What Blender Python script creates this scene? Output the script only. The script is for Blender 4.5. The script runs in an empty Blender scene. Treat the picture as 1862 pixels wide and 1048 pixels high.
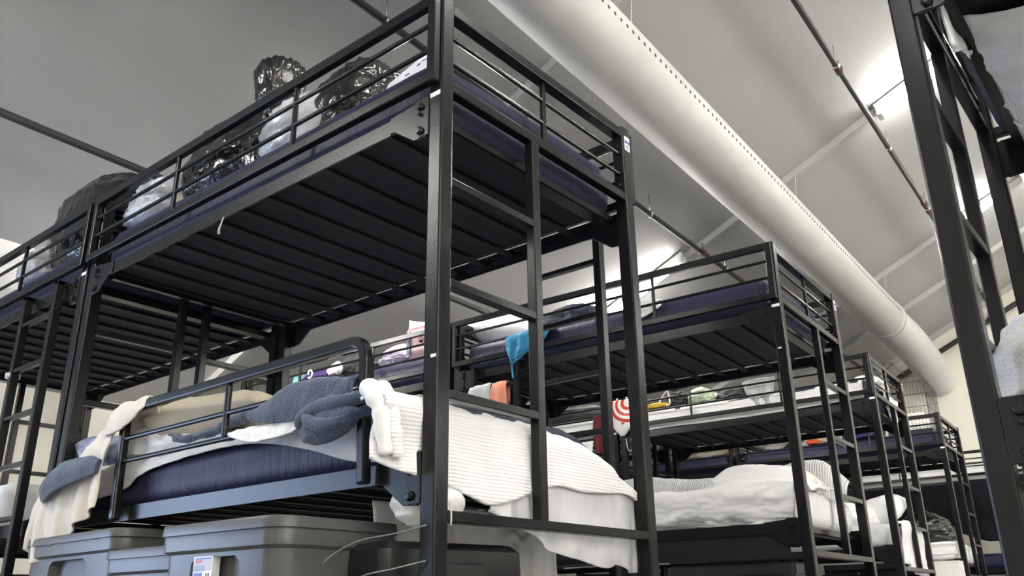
import bpy, bmesh, math, random
from mathutils import Vector, Matrix, noise
random.seed(7)
D = bpy.data
SC = bpy.context.scene
COL = SC.collection
R = math.radians

# ------------------------------------------------------------------ camera
cam_d = D.cameras.new('camera')
cam_d.sensor_width = 36.0
cam_d.lens = 36.0 * 1545.98 / 1862.0
cam_d.clip_start = 0.05
cam = D.objects.new('camera', cam_d)
COL.objects.link(cam)
cam.matrix_world = Matrix(((0.635368, -0.26308, -0.726014, -1.4342),
                           (-0.772088, -0.233109, -0.591219, -1.4075),
                           (-0.013702, 0.936189, -0.351231, 0.3),
                           (0, 0, 0, 1)))
SC.camera = cam
# ------------------------------------------------------------------ view, world
SC.view_settings.view_transform = 'Standard'
SC.view_settings.look = 'None'
SC.view_settings.gamma = 1.0
SC.view_settings.use_curve_mapping = False
SC.view_settings.exposure = 2.62
W = D.worlds.new('world')
SC.world = W
W.use_nodes = True
W.node_tree.nodes['Background'].inputs[0].default_value = (0.55, 0.72, 1.0, 1)
W.node_tree.nodes['Background'].inputs[1].default_value = 1.0

TUBE_STRENGTH = 20.0      # emission of the fluorescent tubes
BLUE_FILL = 11.0           # watts of the bluish fill light at the added side door
BEAM_TILT = R(3.2)        # the tent's long axis against the nearest bunk bed
TB = Matrix.Rotation(BEAM_TILT, 4, 'Z')

# ------------------------------------------------------------------ materials
def nodes(name):
    m = D.materials.new(name)
    m.use_nodes = True
    nt = m.node_tree
    return m, nt, nt.nodes['Principled BSDF']

def mat(name, col, rough=0.5, metal=0.0, bump=None, var=None, spec=0.5, sheen=0.0, trans=0.0, coat=0.0):
    """bump = (kind, scale, strength, stretch); var = (scale, second colour, contrast)"""
    m, nt, p = nodes(name)
    N, Lk = nt.nodes, nt.links
    p.inputs['Base Color'].default_value = (*col, 1)
    p.inputs['Roughness'].default_value = rough
    p.inputs['Metallic'].default_value = metal
    p.inputs['Specular IOR Level'].default_value = spec
    p.inputs['Sheen Weight'].default_value = sheen
    p.inputs['Transmission Weight'].default_value = trans
    p.inputs['Coat Weight'].default_value = coat
    if bump or var:
        tc = N.new('ShaderNodeTexCoord')
    if var:
        n = N.new('ShaderNodeTexNoise')
        n.inputs['Scale'].default_value = var[0]
        n.inputs['Detail'].default_value = 5
        Lk.new(tc.outputs['Object'], n.inputs['Vector'])
        cr = N.new('ShaderNodeValToRGB')
        cr.color_ramp.elements[0].position = 0.5 - var[2]
        cr.color_ramp.elements[1].position = 0.5 + var[2]
        cr.color_ramp.elements[0].color = (*col, 1)
        cr.color_ramp.elements[1].color = (*var[1], 1)
        Lk.new(n.outputs['Fac'], cr.inputs['Fac'])
        Lk.new(cr.outputs['Color'], p.inputs['Base Color'])
    if bump:
        kind, sc, st, stretch = bump
        mp = N.new('ShaderNodeMapping')
        mp.inputs['Scale'].default_value = stretch
        Lk.new(tc.outputs['Object'], mp.inputs['Vector'])
        b = N.new('ShaderNodeBump')
        b.inputs['Strength'].default_value = st
        b.inputs['Distance'].default_value = 0.01
        if kind == 'noise':
            n = N.new('ShaderNodeTexNoise')
            n.inputs['Scale'].default_value = sc
            n.inputs['Detail'].default_value = 4
            out = n.outputs['Fac']
        elif kind == 'wave':
            n = N.new('ShaderNodeTexWave')
            n.inputs['Scale'].default_value = sc
            n.bands_direction = 'XYZ'[max(range(3), key=lambda k: stretch[k])]
            n.inputs['Distortion'].default_value = 0.6
            n.inputs['Detail'].default_value = 1
            out = n.outputs['Fac']
        elif kind == 'voronoi':
            n = N.new('ShaderNodeTexVoronoi')
            n.inputs['Scale'].default_value = sc
            out = n.outputs['Distance']
        Lk.new(mp.outputs['Vector'], n.inputs['Vector'])
        Lk.new(out, b.inputs['Height'])
        Lk.new(b.outputs['Normal'], p.inputs['Normal'])
    return m

def emit(name, col, strength):
    m, nt, p = nodes(name)
    p.inputs['Base Color'].default_value = (*col, 1)
    p.inputs['Emission Color'].default_value = (*col, 1)
    p.inputs['Emission Strength'].default_value = strength
    return m

ONE = (1, 1, 1)
M = {}
M['steel'] = mat('black_powder_coat', (0.0085, 0.0088, 0.0096), 0.23, 0.0, ('noise', 260, 0.04, ONE), (3, (0.011, 0.0112, 0.0122), 0.35), 0.24)
M['bolt'] = mat('dark_bolt', (0.03, 0.03, 0.033), 0.3, 0.7)
M['slat'] = mat('slat_black', (0.0125, 0.012, 0.016), 0.6, spec=0.2)
M['navy'] = mat('navy_vinyl', (0.021, 0.020, 0.055), 0.5, 0, ('noise', 9, 0.45, (5.5, 6.0, 0.8)), None, 0.3)
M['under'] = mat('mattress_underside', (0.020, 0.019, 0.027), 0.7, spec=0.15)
M['white'] = mat('white_cotton', (0.88, 0.87, 0.86), 0.9, 0, ('noise', 40, 0.25, ONE), None, 0.2, 0.2)
M['greysheet'] = mat('worn_white_sheet', (0.74, 0.74, 0.75), 0.9, 0, ('noise', 30, 0.3, ONE), (14, (0.64, 0.64, 0.66), 0.2), 0.2, 0.2)
M['waffle'] = mat('waffle_blanket', (0.90, 0.89, 0.885), 0.95, 0, ('wave', 34, 0.22, (0.3, 0.3, 1)), None, 0.15, 0.3)
M['ribbed'] = mat('ribbed_blanket', (0.88, 0.87, 0.85), 0.95, 0, ('wave', 24, 0.6, (0.1, 1, 0.1)), None, 0.15, 0.3)
M['cream'] = mat('cream_sheet', (0.66, 0.61, 0.54), 0.9, 0, ('noise', 35, 0.3, ONE), None, 0.2, 0.2)
M['tan'] = mat('tan_pillowcase', (0.47, 0.42, 0.33), 0.9, 0, ('noise', 30, 0.2, ONE), None, 0.2)
M['fleece'] = mat('blue_grey_fleece', (0.050, 0.070, 0.115), 1.0, 0, ('noise', 120, 0.6, ONE), (9, (0.072, 0.098, 0.150), 0.25), 0.1, 0.35)
M['deepblue'] = mat('deep_blue_fleece', (0.05, 0.075, 0.16), 1.0, 0, ('noise', 120, 0.5, ONE), None, 0.1, 0.5)
M['teal'] = mat('bright_blue_cloth', (0.025, 0.19, 0.34), 0.85, 0, ('noise', 50, 0.4, ONE), None, 0.2, 0.2)
M['mint'] = mat('mint_cloth', (0.24, 0.50, 0.48), 0.9)
M['grey'] = mat('grey_jersey', (0.42, 0.43, 0.42), 0.95, 0, ('noise', 60, 0.3, ONE))
M['salmon'] = mat('salmon_cloth', (0.62, 0.24, 0.16), 0.95, 0, ('noise', 60, 0.3, ONE))
M['navycloth'] = mat('navy_cloth', (0.018, 0.021, 0.04), 0.85, 0, ('noise', 40, 0.4, ONE))
M['darkcloth'] = mat('charcoal_cloth', (0.05, 0.05, 0.052), 0.8, 0, ('noise', 40, 0.4, ONE))
M['blackcloth'] = mat('black_cloth', (0.009, 0.009, 0.012), 0.9, spec=0.1)
M['purple'] = mat('purple_cloth', (0.05, 0.025, 0.14), 0.7)
M['blackbag'] = mat('black_plastic_film', (0.009, 0.009, 0.009), 0.12, 0, ('noise', 24, 1.0, (1, 1, .4)), None, 0.8)
M['clearbag'] = mat('clear_plastic_film', (0.62, 0.63, 0.66), 0.2, 0, ('noise', 20, 1.0, (1, 1, .5)), (8, (0.34, 0.36, 0.41), 0.2), 0.7)
M['lilacbag'] = mat('lilac_plastic_film', (0.50, 0.45, 0.58), 0.25, 0, ('noise', 14, 0.9, ONE), (10, (0.30, 0.25, 0.36), 0.2), 0.7)
M['greenbag'] = mat('pale_green_plastic', (0.44, 0.55, 0.38), 0.3, 0, ('noise', 12, 0.8, ONE), None, 0.6)
M['paper'] = mat('white_paper', (0.72, 0.71, 0.80), 0.7)
M['ink'] = mat('grey_ink', (0.15, 0.15, 0.2), 0.7)
M['card'] = mat('white_card', (0.85, 0.83, 0.78), 0.7)
M['pink'] = mat('pink_print', (0.60, 0.17, 0.20), 0.5)
M['palepink'] = mat('pale_pink_print', (0.68, 0.45, 0.46), 0.5)
M['maroon'] = mat('maroon_print', (0.06, 0.012, 0.02), 0.5)
M['bluegrey'] = mat('pale_blue_print', (0.34, 0.38, 0.52), 0.5)
M['stripe'] = mat('grey_blue_striped_cotton', (0.10, 0.12, 0.19), 0.9, 0, ('noise', 40, .3, ONE), (26, (0.30, 0.33, 0.42), 0.12))
M['red'] = mat('red_print', (0.50, 0.03, 0.015), 0.5)
M['tub'] = mat('grey_tub_plastic', (0.080, 0.078, 0.076), 0.38, 0, ('noise', 90, 0.05, ONE))
M['blackplastic'] = mat('black_tub_plastic', (0.010, 0.010, 0.011), 0.4, 0, ('noise', 120, 0.1, ONE))
M['label'] = mat('white_sticker', (0.85, 0.85, 0.86), 0.35)
M['labelblue'] = mat('blue_sticker_print', (0.05, 0.05, 0.30), 0.35)
M['labeltan'] = mat('tan_sticker_print', (0.42, 0.38, 0.42), 0.35)
M['vinyl'] = mat('white_tent_vinyl', (0.43, 0.428, 0.418), 0.55, 0, ('noise', 2.2, 0.10, ONE), (1.1, (0.415, 0.412, 0.402), 0.3), 0.3)
M['rib'] = mat('white_rib', (0.46, 0.457, 0.448), 0.5)
M['wallvinyl'] = mat('cream_wall_vinyl', (0.74, 0.71, 0.62), 0.6, 0, ('wave', 1.2, 0.1, (0, 0, 1)), None, 0.3)
M['concrete'] = mat('grey_floor', (0.26, 0.255, 0.25), 0.7, 0, ('noise', 12, 0.2, ONE), (2, (0.22, 0.22, 0.215), 0.3))
M['duct'] = mat('white_duct_fabric', (0.50, 0.495, 0.472), 0.6, 0, ('noise', 6, 0.06, ONE), (4, (0.475, 0.47, 0.447), 0.3), 0.3)
M['flex'] = mat('grey_flex_hose', (0.55, 0.55, 0.53), 0.45, 0, None, None, 0.5)
M['hole'] = mat('dark_hole', (0.03, 0.03, 0.028), 0.9)
M['pipe'] = mat('dark_iron_pipe', (0.022, 0.021, 0.020), 0.65, 0.0, ('noise', 60, 0.2, ONE))
M['rust'] = mat('rusty_coupling', (0.09, 0.04, 0.025), 0.7, 0.0)
M['chrome'] = mat('bright_metal', (0.6, 0.6, 0.58), 0.25, 1.0)
M['lamp'] = mat('lamp_housing', (0.75, 0.75, 0.73), 0.4)
M['tube'] = emit('fluorescent_tube', (1.0, 0.985, 0.945), TUBE_STRENGTH)
M['cord'] = mat('pale_cord', (0.55, 0.54, 0.50), 0.6)
M['greycord'] = mat('grey_cable', (0.22, 0.22, 0.24), 0.5)
M['yellow'] = mat('yellow_cloth', (0.62, 0.40, 0.05), 0.8)
M['green'] = mat('green_cloth', (0.20, 0.38, 0.09), 0.8)
M['orange'] = mat('orange_plastic', (0.66, 0.10, 0.03), 0.5)
M['brown'] = mat('brown_bottle', (0.16, 0.05, 0.025), 0.25)
M['wire'] = mat('dark_wire', (0.06, 0.06, 0.06), 0.35, 0.6)
M['door'] = mat('grey_door_frame', (0.3, 0.31, 0.33), 0.5)

# ------------------------------------------------------------------ mesh helpers
class MB:
    def __init__(s):
        s.v = []; s.f = []
    def add(s, vs, fs):
        o = len(s.v)
        s.v += [tuple(v) for v in vs]
        s.f += [tuple(i + o for i in f) for f in fs]
        return s
    def box(s, x0, x1, y0, y1, z0, z1):
        x0, x1 = sorted((x0, x1)); y0, y1 = sorted((y0, y1)); z0, z1 = sorted((z0, z1))
        return s.add([(x0, y0, z0), (x1, y0, z0), (x1, y1, z0), (x0, y1, z0), (x0, y0, z1), (x1, y0, z1), (x1, y1, z1), (x0, y1, z1)],
                     [(0, 3, 2, 1), (4, 5, 6, 7), (0, 1, 5, 4), (1, 2, 6, 5), (2, 3, 7, 6), (3, 0, 4, 7)])
    def tube(s, pts, r, n=10, cap=True):
        """swept round tube along a list of points; r is one radius or a list"""
        pts = [Vector(p) for p in pts]
        rs = r if isinstance(r, (list, tuple)) else [r] * len(pts)
        up = None
        vs = []; fs = []
        for i, p in enumerate(pts):
            t = (pts[min(i + 1, len(pts) - 1)] - pts[max(i - 1, 0)]).normalized()
            if up is None:
                up = Vector((0, 0, 1)) if abs(t.z) < 0.9 else Vector((0, 1, 0))
            a = t.cross(up).normalized(); b = a.cross(t).normalized(); up = b
            for k in range(n):
                an = 2 * math.pi * k / n
                vs.append(p + (a * math.cos(an) + b * math.sin(an)) * rs[i])
        for i in range(len(pts) - 1):
            for k in range(n):
                k2 = (k + 1) % n
                fs.append((i * n + k, i * n + k2, (i + 1) * n + k2, (i + 1) * n + k))
        if cap:
            fs.append(tuple(range(n))[::-1]); fs.append(tuple((len(pts) - 1) * n + k for k in range(n)))
        return s.add(vs, fs)
    def bar(s, p, q, w, h, upv=(0, 0, 1)):
        """rectangular bar from p to q, w across, h along upv"""
        p, q = Vector(p), Vector(q); t = (q - p).normalized(); up = Vector(upv)
        a = t.cross(up).normalized(); b = a.cross(t).normalized()
        vs = []
        for c in (p, q):
            for sa, sb in ((-1, -1), (1, -1), (1, 1), (-1, 1)):
                vs.append(c + a * sa * w / 2 + b * sb * h / 2)
        return s.add(vs, [(0, 1, 2, 3), (7, 6, 5, 4), (0, 4, 5, 1), (1, 5, 6, 2), (2, 6, 7, 3), (3, 7, 4, 0)])
    def prism(s, poly, axis, a, b):
        """polygon (2-D, in the two remaining axes in order) extruded along axis from a to b"""
        n = len(poly); vs = []
        for c in (a, b):
            for u, v in poly:
                p = [u, v]; p.insert(axis, c); vs.append(p)
        fs = [tuple(range(n)), tuple(range(2 * n - 1, n - 1, -1))]
        for i in range(n):
            j = (i + 1) % n
            fs.append((i, i + n, j + n, j))
        return s.add(vs, fs)
    def loft(s, rings, cap=True):
        n = len(rings[0]); vs = []; fs = []
        for r in rings: vs += list(r)
        for i in range(len(rings) - 1):
            for k in range(n):
                k2 = (k + 1) % n
                fs.append((i * n + k, i * n + k2, (i + 1) * n + k2, (i + 1) * n + k))
        if cap:
            fs.append(tuple(range(n))[::-1]); fs.append(tuple((len(rings) - 1) * n + k for k in range(n)))
        return s.add(vs, fs)
    def mesh(s, name, smooth=False, fix=True):
        me = D.meshes.new(name)
        me.from_pydata(s.v, [], s.f)
        if fix:
            bm = bmesh.new(); bm.from_mesh(me)
            bmesh.ops.recalc_face_normals(bm, faces=bm.faces)
            bm.to_mesh(me); bm.free()
        if smooth:
            me.polygons.foreach_set('use_smooth', [True] * len(me.polygons))
        me.update()
        return me

def obj(name, me, m, parent=None, bevel=0, sub=0, solid=0, loc=None, smooth_angle=None):
    o = D.objects.new(name, me)
    COL.objects.link(o)
    if m is not None and not me.materials:
        me.materials.append(M[m] if isinstance(m, str) else m)
    if parent is not None: o.parent = parent
    if loc: o.location = loc
    if solid:
        md = o.modifiers.new('thickness', 'SOLIDIFY'); md.thickness = solid; md.offset = 0
    if bevel:
        md = o.modifiers.new('edge', 'BEVEL'); md.width = bevel; md.segments = 2; md.limit_method = 'ANGLE'; md.angle_limit = R(50)
    if sub:
        md = o.modifiers.new('smooth', 'SUBSURF'); md.levels = sub; md.render_levels = sub
    return o

def tag(o, label, cat, group=None):
    o['label'] = label; o['category'] = cat
    if group: o['group'] = group
    return o

def thing(name, label, cat, loc=(0, 0, 0), rz=0, group=None):
    o = D.objects.new(name, None); COL.objects.link(o)
    o.empty_display_size = 0.1
    o.location = loc; o.rotation_euler = (0, 0, rz)
    return tag(o, label, cat, group)

def struct(name, mb, m, matrix=None, **kw):
    o = obj(name, mb.mesh(name), m, **kw); o['kind'] = 'structure'
    if matrix is not None: o.matrix_world = matrix
    return o

def crv(p0, p1, p2, p3, t):
    return 0.5 * ((2 * p1) + (-p0 + p2) * t + (2 * p0 - 5 * p1 + 4 * p2 - p3) * t * t + (-p0 + 3 * p1 - 3 * p2 + p3) * t ** 3)

def spline(pts, n):
    pts = [Vector(p) for p in pts]; out = []
    m = len(pts) - 1
    for i in range(n + 1):
        x = i / n * m; k = min(int(x), m - 1); t = x - k
        p0 = pts[k - 1] if k > 0 else pts[0] * 2 - pts[1]
        p3 = pts[k + 2] if k + 2 <= m else pts[m] * 2 - pts[m - 1]
        out.append(crv(p0, pts[k], pts[k + 1], p3, t))
    return out

def ridge(p, s=0.0):
    return 1.0 - 2.0 * abs(noise.noise(p + Vector((s, s * 1.7, -s))))

def sheet(name, rows, m, nu=60, nv=40, wr=0.008, sc=7.0, stretch=(1, 1, 1), fold=0, nfold=6, seed=0, parent=None, solid=0.006, hem=0.0):
    """cloth: rows of control points (each row runs along u, rows follow v, first row = top edge).
    wr wrinkle height, sc wrinkle scale, fold = depth of the hanging folds that grow towards the last row"""
    g = [spline(r, nu) for r in rows]
    g = [list(c) for c in zip(*[spline([row[i] for row in g], nv) for i in range(nu + 1)])]
    nrm = []
    for j in range(nv + 1):
        for i in range(nu + 1):
            a = g[j][min(i + 1, nu)] - g[j][max(i - 1, 0)]
            b = g[min(j + 1, nv)][i] - g[max(j - 1, 0)][i]
            n = a.cross(b)
            nrm.append(n.normalized() if n.length > 1e-9 else Vector((0, 0, 1)))
    mb = MB(); vs = []
    S = Vector(stretch)
    for j in range(nv + 1):
        for i in range(nu + 1):
            p = g[j][i]; n = nrm[j * (nu + 1) + i]
            q = Vector((p.x * S.x, p.y * S.y, p.z * S.z)) * sc
            d = wr * (0.65 * ridge(q, seed) + 0.5 * noise.noise(q * 2.3 + Vector((seed, 0, 3))) + 0.2 * noise.noise(q * 6 + Vector((0, seed, 1))))
            if fold:
                u = i / nu; v = j / nv
                d += fold * v * math.sin(2 * math.pi * nfold * (u + 0.06 * noise.noise(Vector((u * 5, v * 2, seed)))) + seed)
            p2 = p + n * d
            if hem:
                v = j / nv
                if v > 0.85:
                    p2.z += hem * (v - 0.85) / 0.15 * noise.noise(Vector((i / nu * 7, seed, 0)))
            vs.append(p2)
    fs = [(j * (nu + 1) + i, j * (nu + 1) + i + 1, (j + 1) * (nu + 1) + i + 1, (j + 1) * (nu + 1) + i) for j in range(nv) for i in range(nu)]
    mb.add(vs, fs)
    return obj(name, mb.mesh(name, True, False), m, parent, solid=solid)

def blob_mesh(name, rx, ry, h, prof=None, e=2.4, crumple=0.12, sc=3.5, seed=0, nu=56, nv=40, streak=1.0, knot=None):
    """closed lump standing on z=0: superellipse section, profile prof = [(t, radius factor)], crumpled"""
    prof = prof or [(0, 0.0), (0.001, 0.72), (0.08, 0.93), (0.3, 1.0), (0.6, 0.92), (0.85, 0.62), (0.96, 0.3), (1, 0.0)]
    rings = []
    ts = [prof[0][0]] + [prof[1][0] + (1 - prof[1][0]) * k / nv for k in range(nv + 1)]
    def pr(t):
        for (a, ra), (b, rb) in zip(prof, prof[1:]):
            if t <= b:
                w = (t - a) / max(b - a, 1e-6); w = w * w * (3 - 2 * w) if a > 0.01 else w
                return ra + (rb - ra) * w
        return prof[-1][1]
    for t in ts:
        r = pr(t); ring = []
        for k in range(nu):
            a = 2 * math.pi * k / nu; c, s_ = math.cos(a), math.sin(a)
            rr = (abs(c) ** e + abs(s_) ** e) ** (-1 / e)
            x, y, z = rx * r * rr * c, ry * r * rr * s_, h * t
            q = Vector((x / max(rx, ry) * sc, y / max(rx, ry) * sc, z / max(rx, ry) * sc * streak)) + Vector((seed * 3.1, seed, 0))
            d = crumple * (0.7 * ridge(q) + 0.45 * ridge(q * 2.1) + 0.25 * noise.noise(q * 4.5))
            f = 1 + d * min(1, t * 8)
            ring.append((x * f, y * f, max(z * (1 + 0.35 * d * t), 0)))
        rings.append(ring)
    return MB().loft(rings).mesh(name, True)

def blob(name, label, cat, m, loc, rx, ry, h, rz=0, group=None, tilt=(0, 0), **kw):
    o = obj(name, blob_mesh(name, rx, ry, h, **kw), m)
    o.location = loc; o.rotation_euler = (tilt[0], tilt[1], rz)
    return tag(o, label, cat, group)

def pillow_mesh(name, lx, ly, h, seed=0, n=36, wr=0.012):
    vs = []; fs = []
    for sgn in (1, -1):
        for j in range(n + 1):
            for i in range(n + 1):
                u, v = i / n * 2 - 1, j / n * 2 - 1
                b = ((1 - u ** 4) * (1 - v ** 4)) ** 0.55
                pin = 1 - 0.10 * (1 - abs(u)) * 0 - 0.07 * (1 - v * v) * abs(u) ** 6 - 0.07 * (1 - u * u) * abs(v) ** 6
                x, y = u * lx / 2 * (1 - 0.06 * (1 - v * v) * abs(u) ** 3), v * ly / 2 * (1 - 0.06 * (1 - u * u) * abs(v) ** 3)
                q = Vector((x, y, sgn)) * 8 + Vector((seed, 0, 0))
                z = sgn * (h / 2 * b + wr * b * (ridge(q) * 0.7 + noise.noise(q * 2) * 0.5))
                vs.append((x, y, z))
    N = (n + 1) * (n + 1)
    for s_ in (0, 1):
        for j in range(n):
            for i in range(n):
                a = s_ * N + j * (n + 1) + i
                f = (a, a + 1, a + n + 2, a + n + 1)
                fs.append(f if s_ == 0 else f[::-1])
    mb = MB().add(vs, fs)
    me = mb.mesh(name, True, False)
    bm = bmesh.new(); bm.from_mesh(me)
    bmesh.ops.remove_doubles(bm, verts=bm.verts, dist=1e-4)
    bm.to_mesh(me); bm.free()
    me.polygons.foreach_set('use_smooth', [True] * len(me.polygons))
    return me

def pillow(label, m, loc, lx, ly, h, rot=(0, 0, 0), seed=0, group=None):
    o = obj('pillow', pillow_mesh('pillow', lx, ly, h, seed), m)
    o.location = loc; o.rotation_euler = rot
    return tag(o, label, 'pillow', group)

def rrect(hx, hy, r, z, n=6, cx=0, cy=0):
    out = []
    for qx, qy, a0 in ((1, 1, 0), (-1, 1, 90), (-1, -1, 180), (1, -1, 270)):
        for k in range(n + 1):
            a = R(a0 + 90 * k / n)
            out.append((cx + qx * (hx - r) + r * math.cos(a), cy + qy * (hy - r) + r * math.sin(a), z))
    return out

# ------------------------------------------------------------------ tent shell
RIDGE_Y, RIDGE_Z, SLOPE = -2.6, 5.22, 0.47
def ceil_z(y): return RIDGE_Z - SLOPE * abs(y - RIDGE_Y)
X0, X1 = -6.0, 11.0
YL = 4.75; YR = 2 * RIDGE_Y - YL
ZE = ceil_z(YL)
struct('floor', MB().box(X0 - .3, X1 + .3, YR - .3, YL + .3, -0.12, 0), 'concrete', TB)
struct('ceiling', MB().prism([(YL + .25, ceil_z(YL + .25)), (RIDGE_Y, RIDGE_Z), (YR - .25, ceil_z(YR - .25)), (YR - .25, ceil_z(YR - .25) + .08), (RIDGE_Y, RIDGE_Z + .08), (YL + .25, ceil_z(YL + .25) + .08)], 0, X0 - .3, X1 + .3), 'vinyl', TB)
DX0, DX1, DZ = -3.9, -1.3, 1.72
struct('wall_left', MB().box(X0, DX0, YL, YL + .1, 0, ZE + .05).box(DX1, X1, YL, YL + .1, 0, ZE + .05).box(DX0, DX1, YL, YL + .1, DZ, ZE + .05), 'wallvinyl', TB)
struct('wall_right', MB().box(X0, X1, YR - .1, YR, 0, ZE + .05), 'wallvinyl', TB)
def gable(x): return MB().prism([(YR - .1, 0), (YL + .1, 0), (YL + .1, ZE), (RIDGE_Y, RIDGE_Z + .02), (YR - .1, ZE)], 0, x, x + .1)
struct('wall_back', gable(X1), 'wallvinyl', TB)
struct('wall_front', gable(X0 - .1), 'wallvinyl', TB)
dm = MB().box(DX0, DX0 + .06, YL - .03, YL + .12, 0, DZ).box(DX1 - .06, DX1, YL - .03, YL + .12, 0, DZ).box(DX0, DX1, YL - .03, YL + .12, DZ - .06, DZ).box(-2.63, -2.57, YL, YL + .1, 0, DZ)
struct('added_door_1', dm, 'door', TB)  # unseen doorway, added to carry the bluish fill light
al = D.lights.new('blue_fill_light', 'AREA'); al.shape = 'RECTANGLE'; al.size = DX1 - DX0; al.size_y = DZ; al.energy = BLUE_FILL; al.color = (0.50, 0.66, 1.0)  # bluish fill, added outside the doorway to tint the metal highlights
ao = D.objects.new('blue_fill_light', al); COL.objects.link(ao)
ao.matrix_world = TB @ Matrix.Translation(((DX0 + DX1) / 2, YL + .14, DZ / 2)) @ Matrix.Rotation(R(-90), 4, 'X')
# ribs of the roof and the strip at the gable
for k, x in enumerate((-3.55, -0.65, 2.27, 5.15, 8.10, 9.40, 10.93)):
    mb = MB()
    for ya, yb in ((YL, RIDGE_Y), (YR, RIDGE_Y)):
        mb.bar((x, ya, ceil_z(ya) - .03), (x, yb, ceil_z(yb) - .03), 0.045, 0.06)
    struct('trim_%d' % (k + 1), mb, 'rib', TB)
# fluorescent lamps along the ribs
def lamp(x, ya, yb, label):
    t = thing('ceiling_light', label, 'lamp', TB @ Vector((x, (ya + yb) / 2, ceil_z((ya + yb) / 2) - .04)), BEAM_TILT, 'fluorescent lamps along the roof ribs')
    L_ = abs(yb - ya); hy = L_ / 2; dz = SLOPE * hy * (1 if (ya + yb) / 2 > RIDGE_Y else -1)
    obj('housing', MB().bar((0, -hy, dz), (0, hy, -dz), 0.09, 0.05).mesh('housing'), 'lamp', t, bevel=.006)
    for sx in (-.03, .03):
        obj('lamp_tube', MB().tube([(sx, -hy + .04, dz - .052), (sx, hy - .04, -dz - .052)], 0.015, 10).mesh('lamp_tube', True), 'tube', t)
    for yy, zz in ((-hy + .03, dz), (hy - .03, -dz)):
        obj('end_cap', MB().box(-.055, .055, yy - .02, yy + .02, zz - .085, zz - .01).mesh('end_cap'), 'lamp', t)
lamp(5.10, -0.22, -1.42, 'lit tube lamp on the rib right of the duct, left of the near right post')
lamp(8.02, -0.30, -0.80, 'lit short tube lamp seen between the right bunk post and its ladder')
lamp(8.02, -0.98, -1.70, 'lit tube lamp at the right edge behind the right bunk bracket')
lamp(5.08, 2.75, 1.55, 'lit tube lamp low on the left roof above the second bunk guard rail')
# unseen lamps; the ones labelled added brighten bedding, wall and roof
for x in (2.27, -0.65, -3.55):  # added over the aisle to whiten bedding and post highlights
    lamp(x, -0.40, -1.50, 'tube lamp added above the aisle to brighten the bedding, outside the picture')
    lamp(x, -1.65, -2.50, 'tube lamp added by the ridge for its light, outside the picture')
lamp(-1.75, 3.1, 1.9, 'lit tube lamp low on the left roof, outside the picture')
lamp(1.32, 4.15, 3.0, 'tube lamp added low on the left roof to brighten the wall, hidden behind the nearest bunk')  # added lamp, kept out of sight, lifts the dark left wall
lamp(2.27, 2.85, 1.75, 'lit tube lamp low on the left roof, hidden behind the nearest top bunk')
for x in (-3.55, -2.1, -0.65, 0.8, 2.27, 3.7, 5.10, 6.6, 8.02):  # lamps added on the unseen slope to light the left roof
    for y in (-5.0, -6.6, -8.2):
        lamp(x, y, y - 1.2, 'tube lamp added on the far roof slope to light the left roof, outside the picture')

# ------------------------------------------------------------------ sprinkler pipes
def pipe(y, label, xs, heads, drop=.2):
    z = ceil_z(y) - drop
    t = thing('sprinkler_pipe', label, 'pipe', TB @ Vector((0, y, z)), BEAM_TILT, 'sprinkler branch pipes')
    obj('pipe_run', MB().tube([(xs[0], 0, 0), (xs[1], 0, 0)], 0.021, 14).mesh('pipe_run', True), 'pipe', t)
    for x in heads:
        c = obj('coupling', MB().tube([(x - .035, 0, 0), (x - .03, 0, 0), (x + .03, 0, 0), (x + .035, 0, 0)], [.024, .03, .03, .024], 12).mesh('coupling', True), 'rust', t)
        obj('sprinkler_head', MB().tube([(x, 0, .02), (x, 0, .055), (x, 0, .056), (x, 0, .075), (x, 0, .076), (x, 0, .08)], [.012, .012, .005, .005, .02, .02], 10).mesh('sprinkler_head', True), 'chrome', c)
    x = xs[0] + .7
    while x < xs[1]:
        obj('hanger', MB().tube([(x, 0, -.028), (x, .0, drop - .03)], .004, 6).tube([(x - .012, 0, 0), (x + .012, 0, 0)], .027, 12).mesh('hanger', True), 'chrome', t)
        x += 1.47
    return t
pipe(2.68, 'dark sprinkler pipe low on the left roof, above the farthest left bunk', (-5.5, 10.82), (1.25, 4.2))
pipe(1.34, 'dark sprinkler pipe passing behind the near bunk, left of the white duct', (-5.5, 10.82), (2.35, 5.0))
pipe(-0.20, 'dark sprinkler pipe at the upper right, right of the white duct', (-5.5, 10.82), (4.1, 6.85, 7.05))
xm = 10.9
t = thing('sprinkler_main', 'dark sloping main pipe along the end wall below the roof line', 'pipe', TB @ Vector((xm, 0, 0)), BEAM_TILT)
obj('pipe_run', MB().tube([(0, 3.6, ceil_z(3.6) - .29), (0, -2.4, ceil_z(-2.4) - .29)], .034, 14).mesh('pipe_run', True), 'pipe', t)
for y in (2.68, 1.34, -.20):
    obj('tee_joint', MB().tube([(-.07, y, ceil_z(y) - .2), (0.0, y, ceil_z(y) - .25)], .03, 12).tube([(0, y - .07, ceil_z(y - .07) - .29), (0, y + .07, ceil_z(y + .07) - .29)], .047, 12).mesh('tee_joint', True), 'rust', t)

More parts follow.
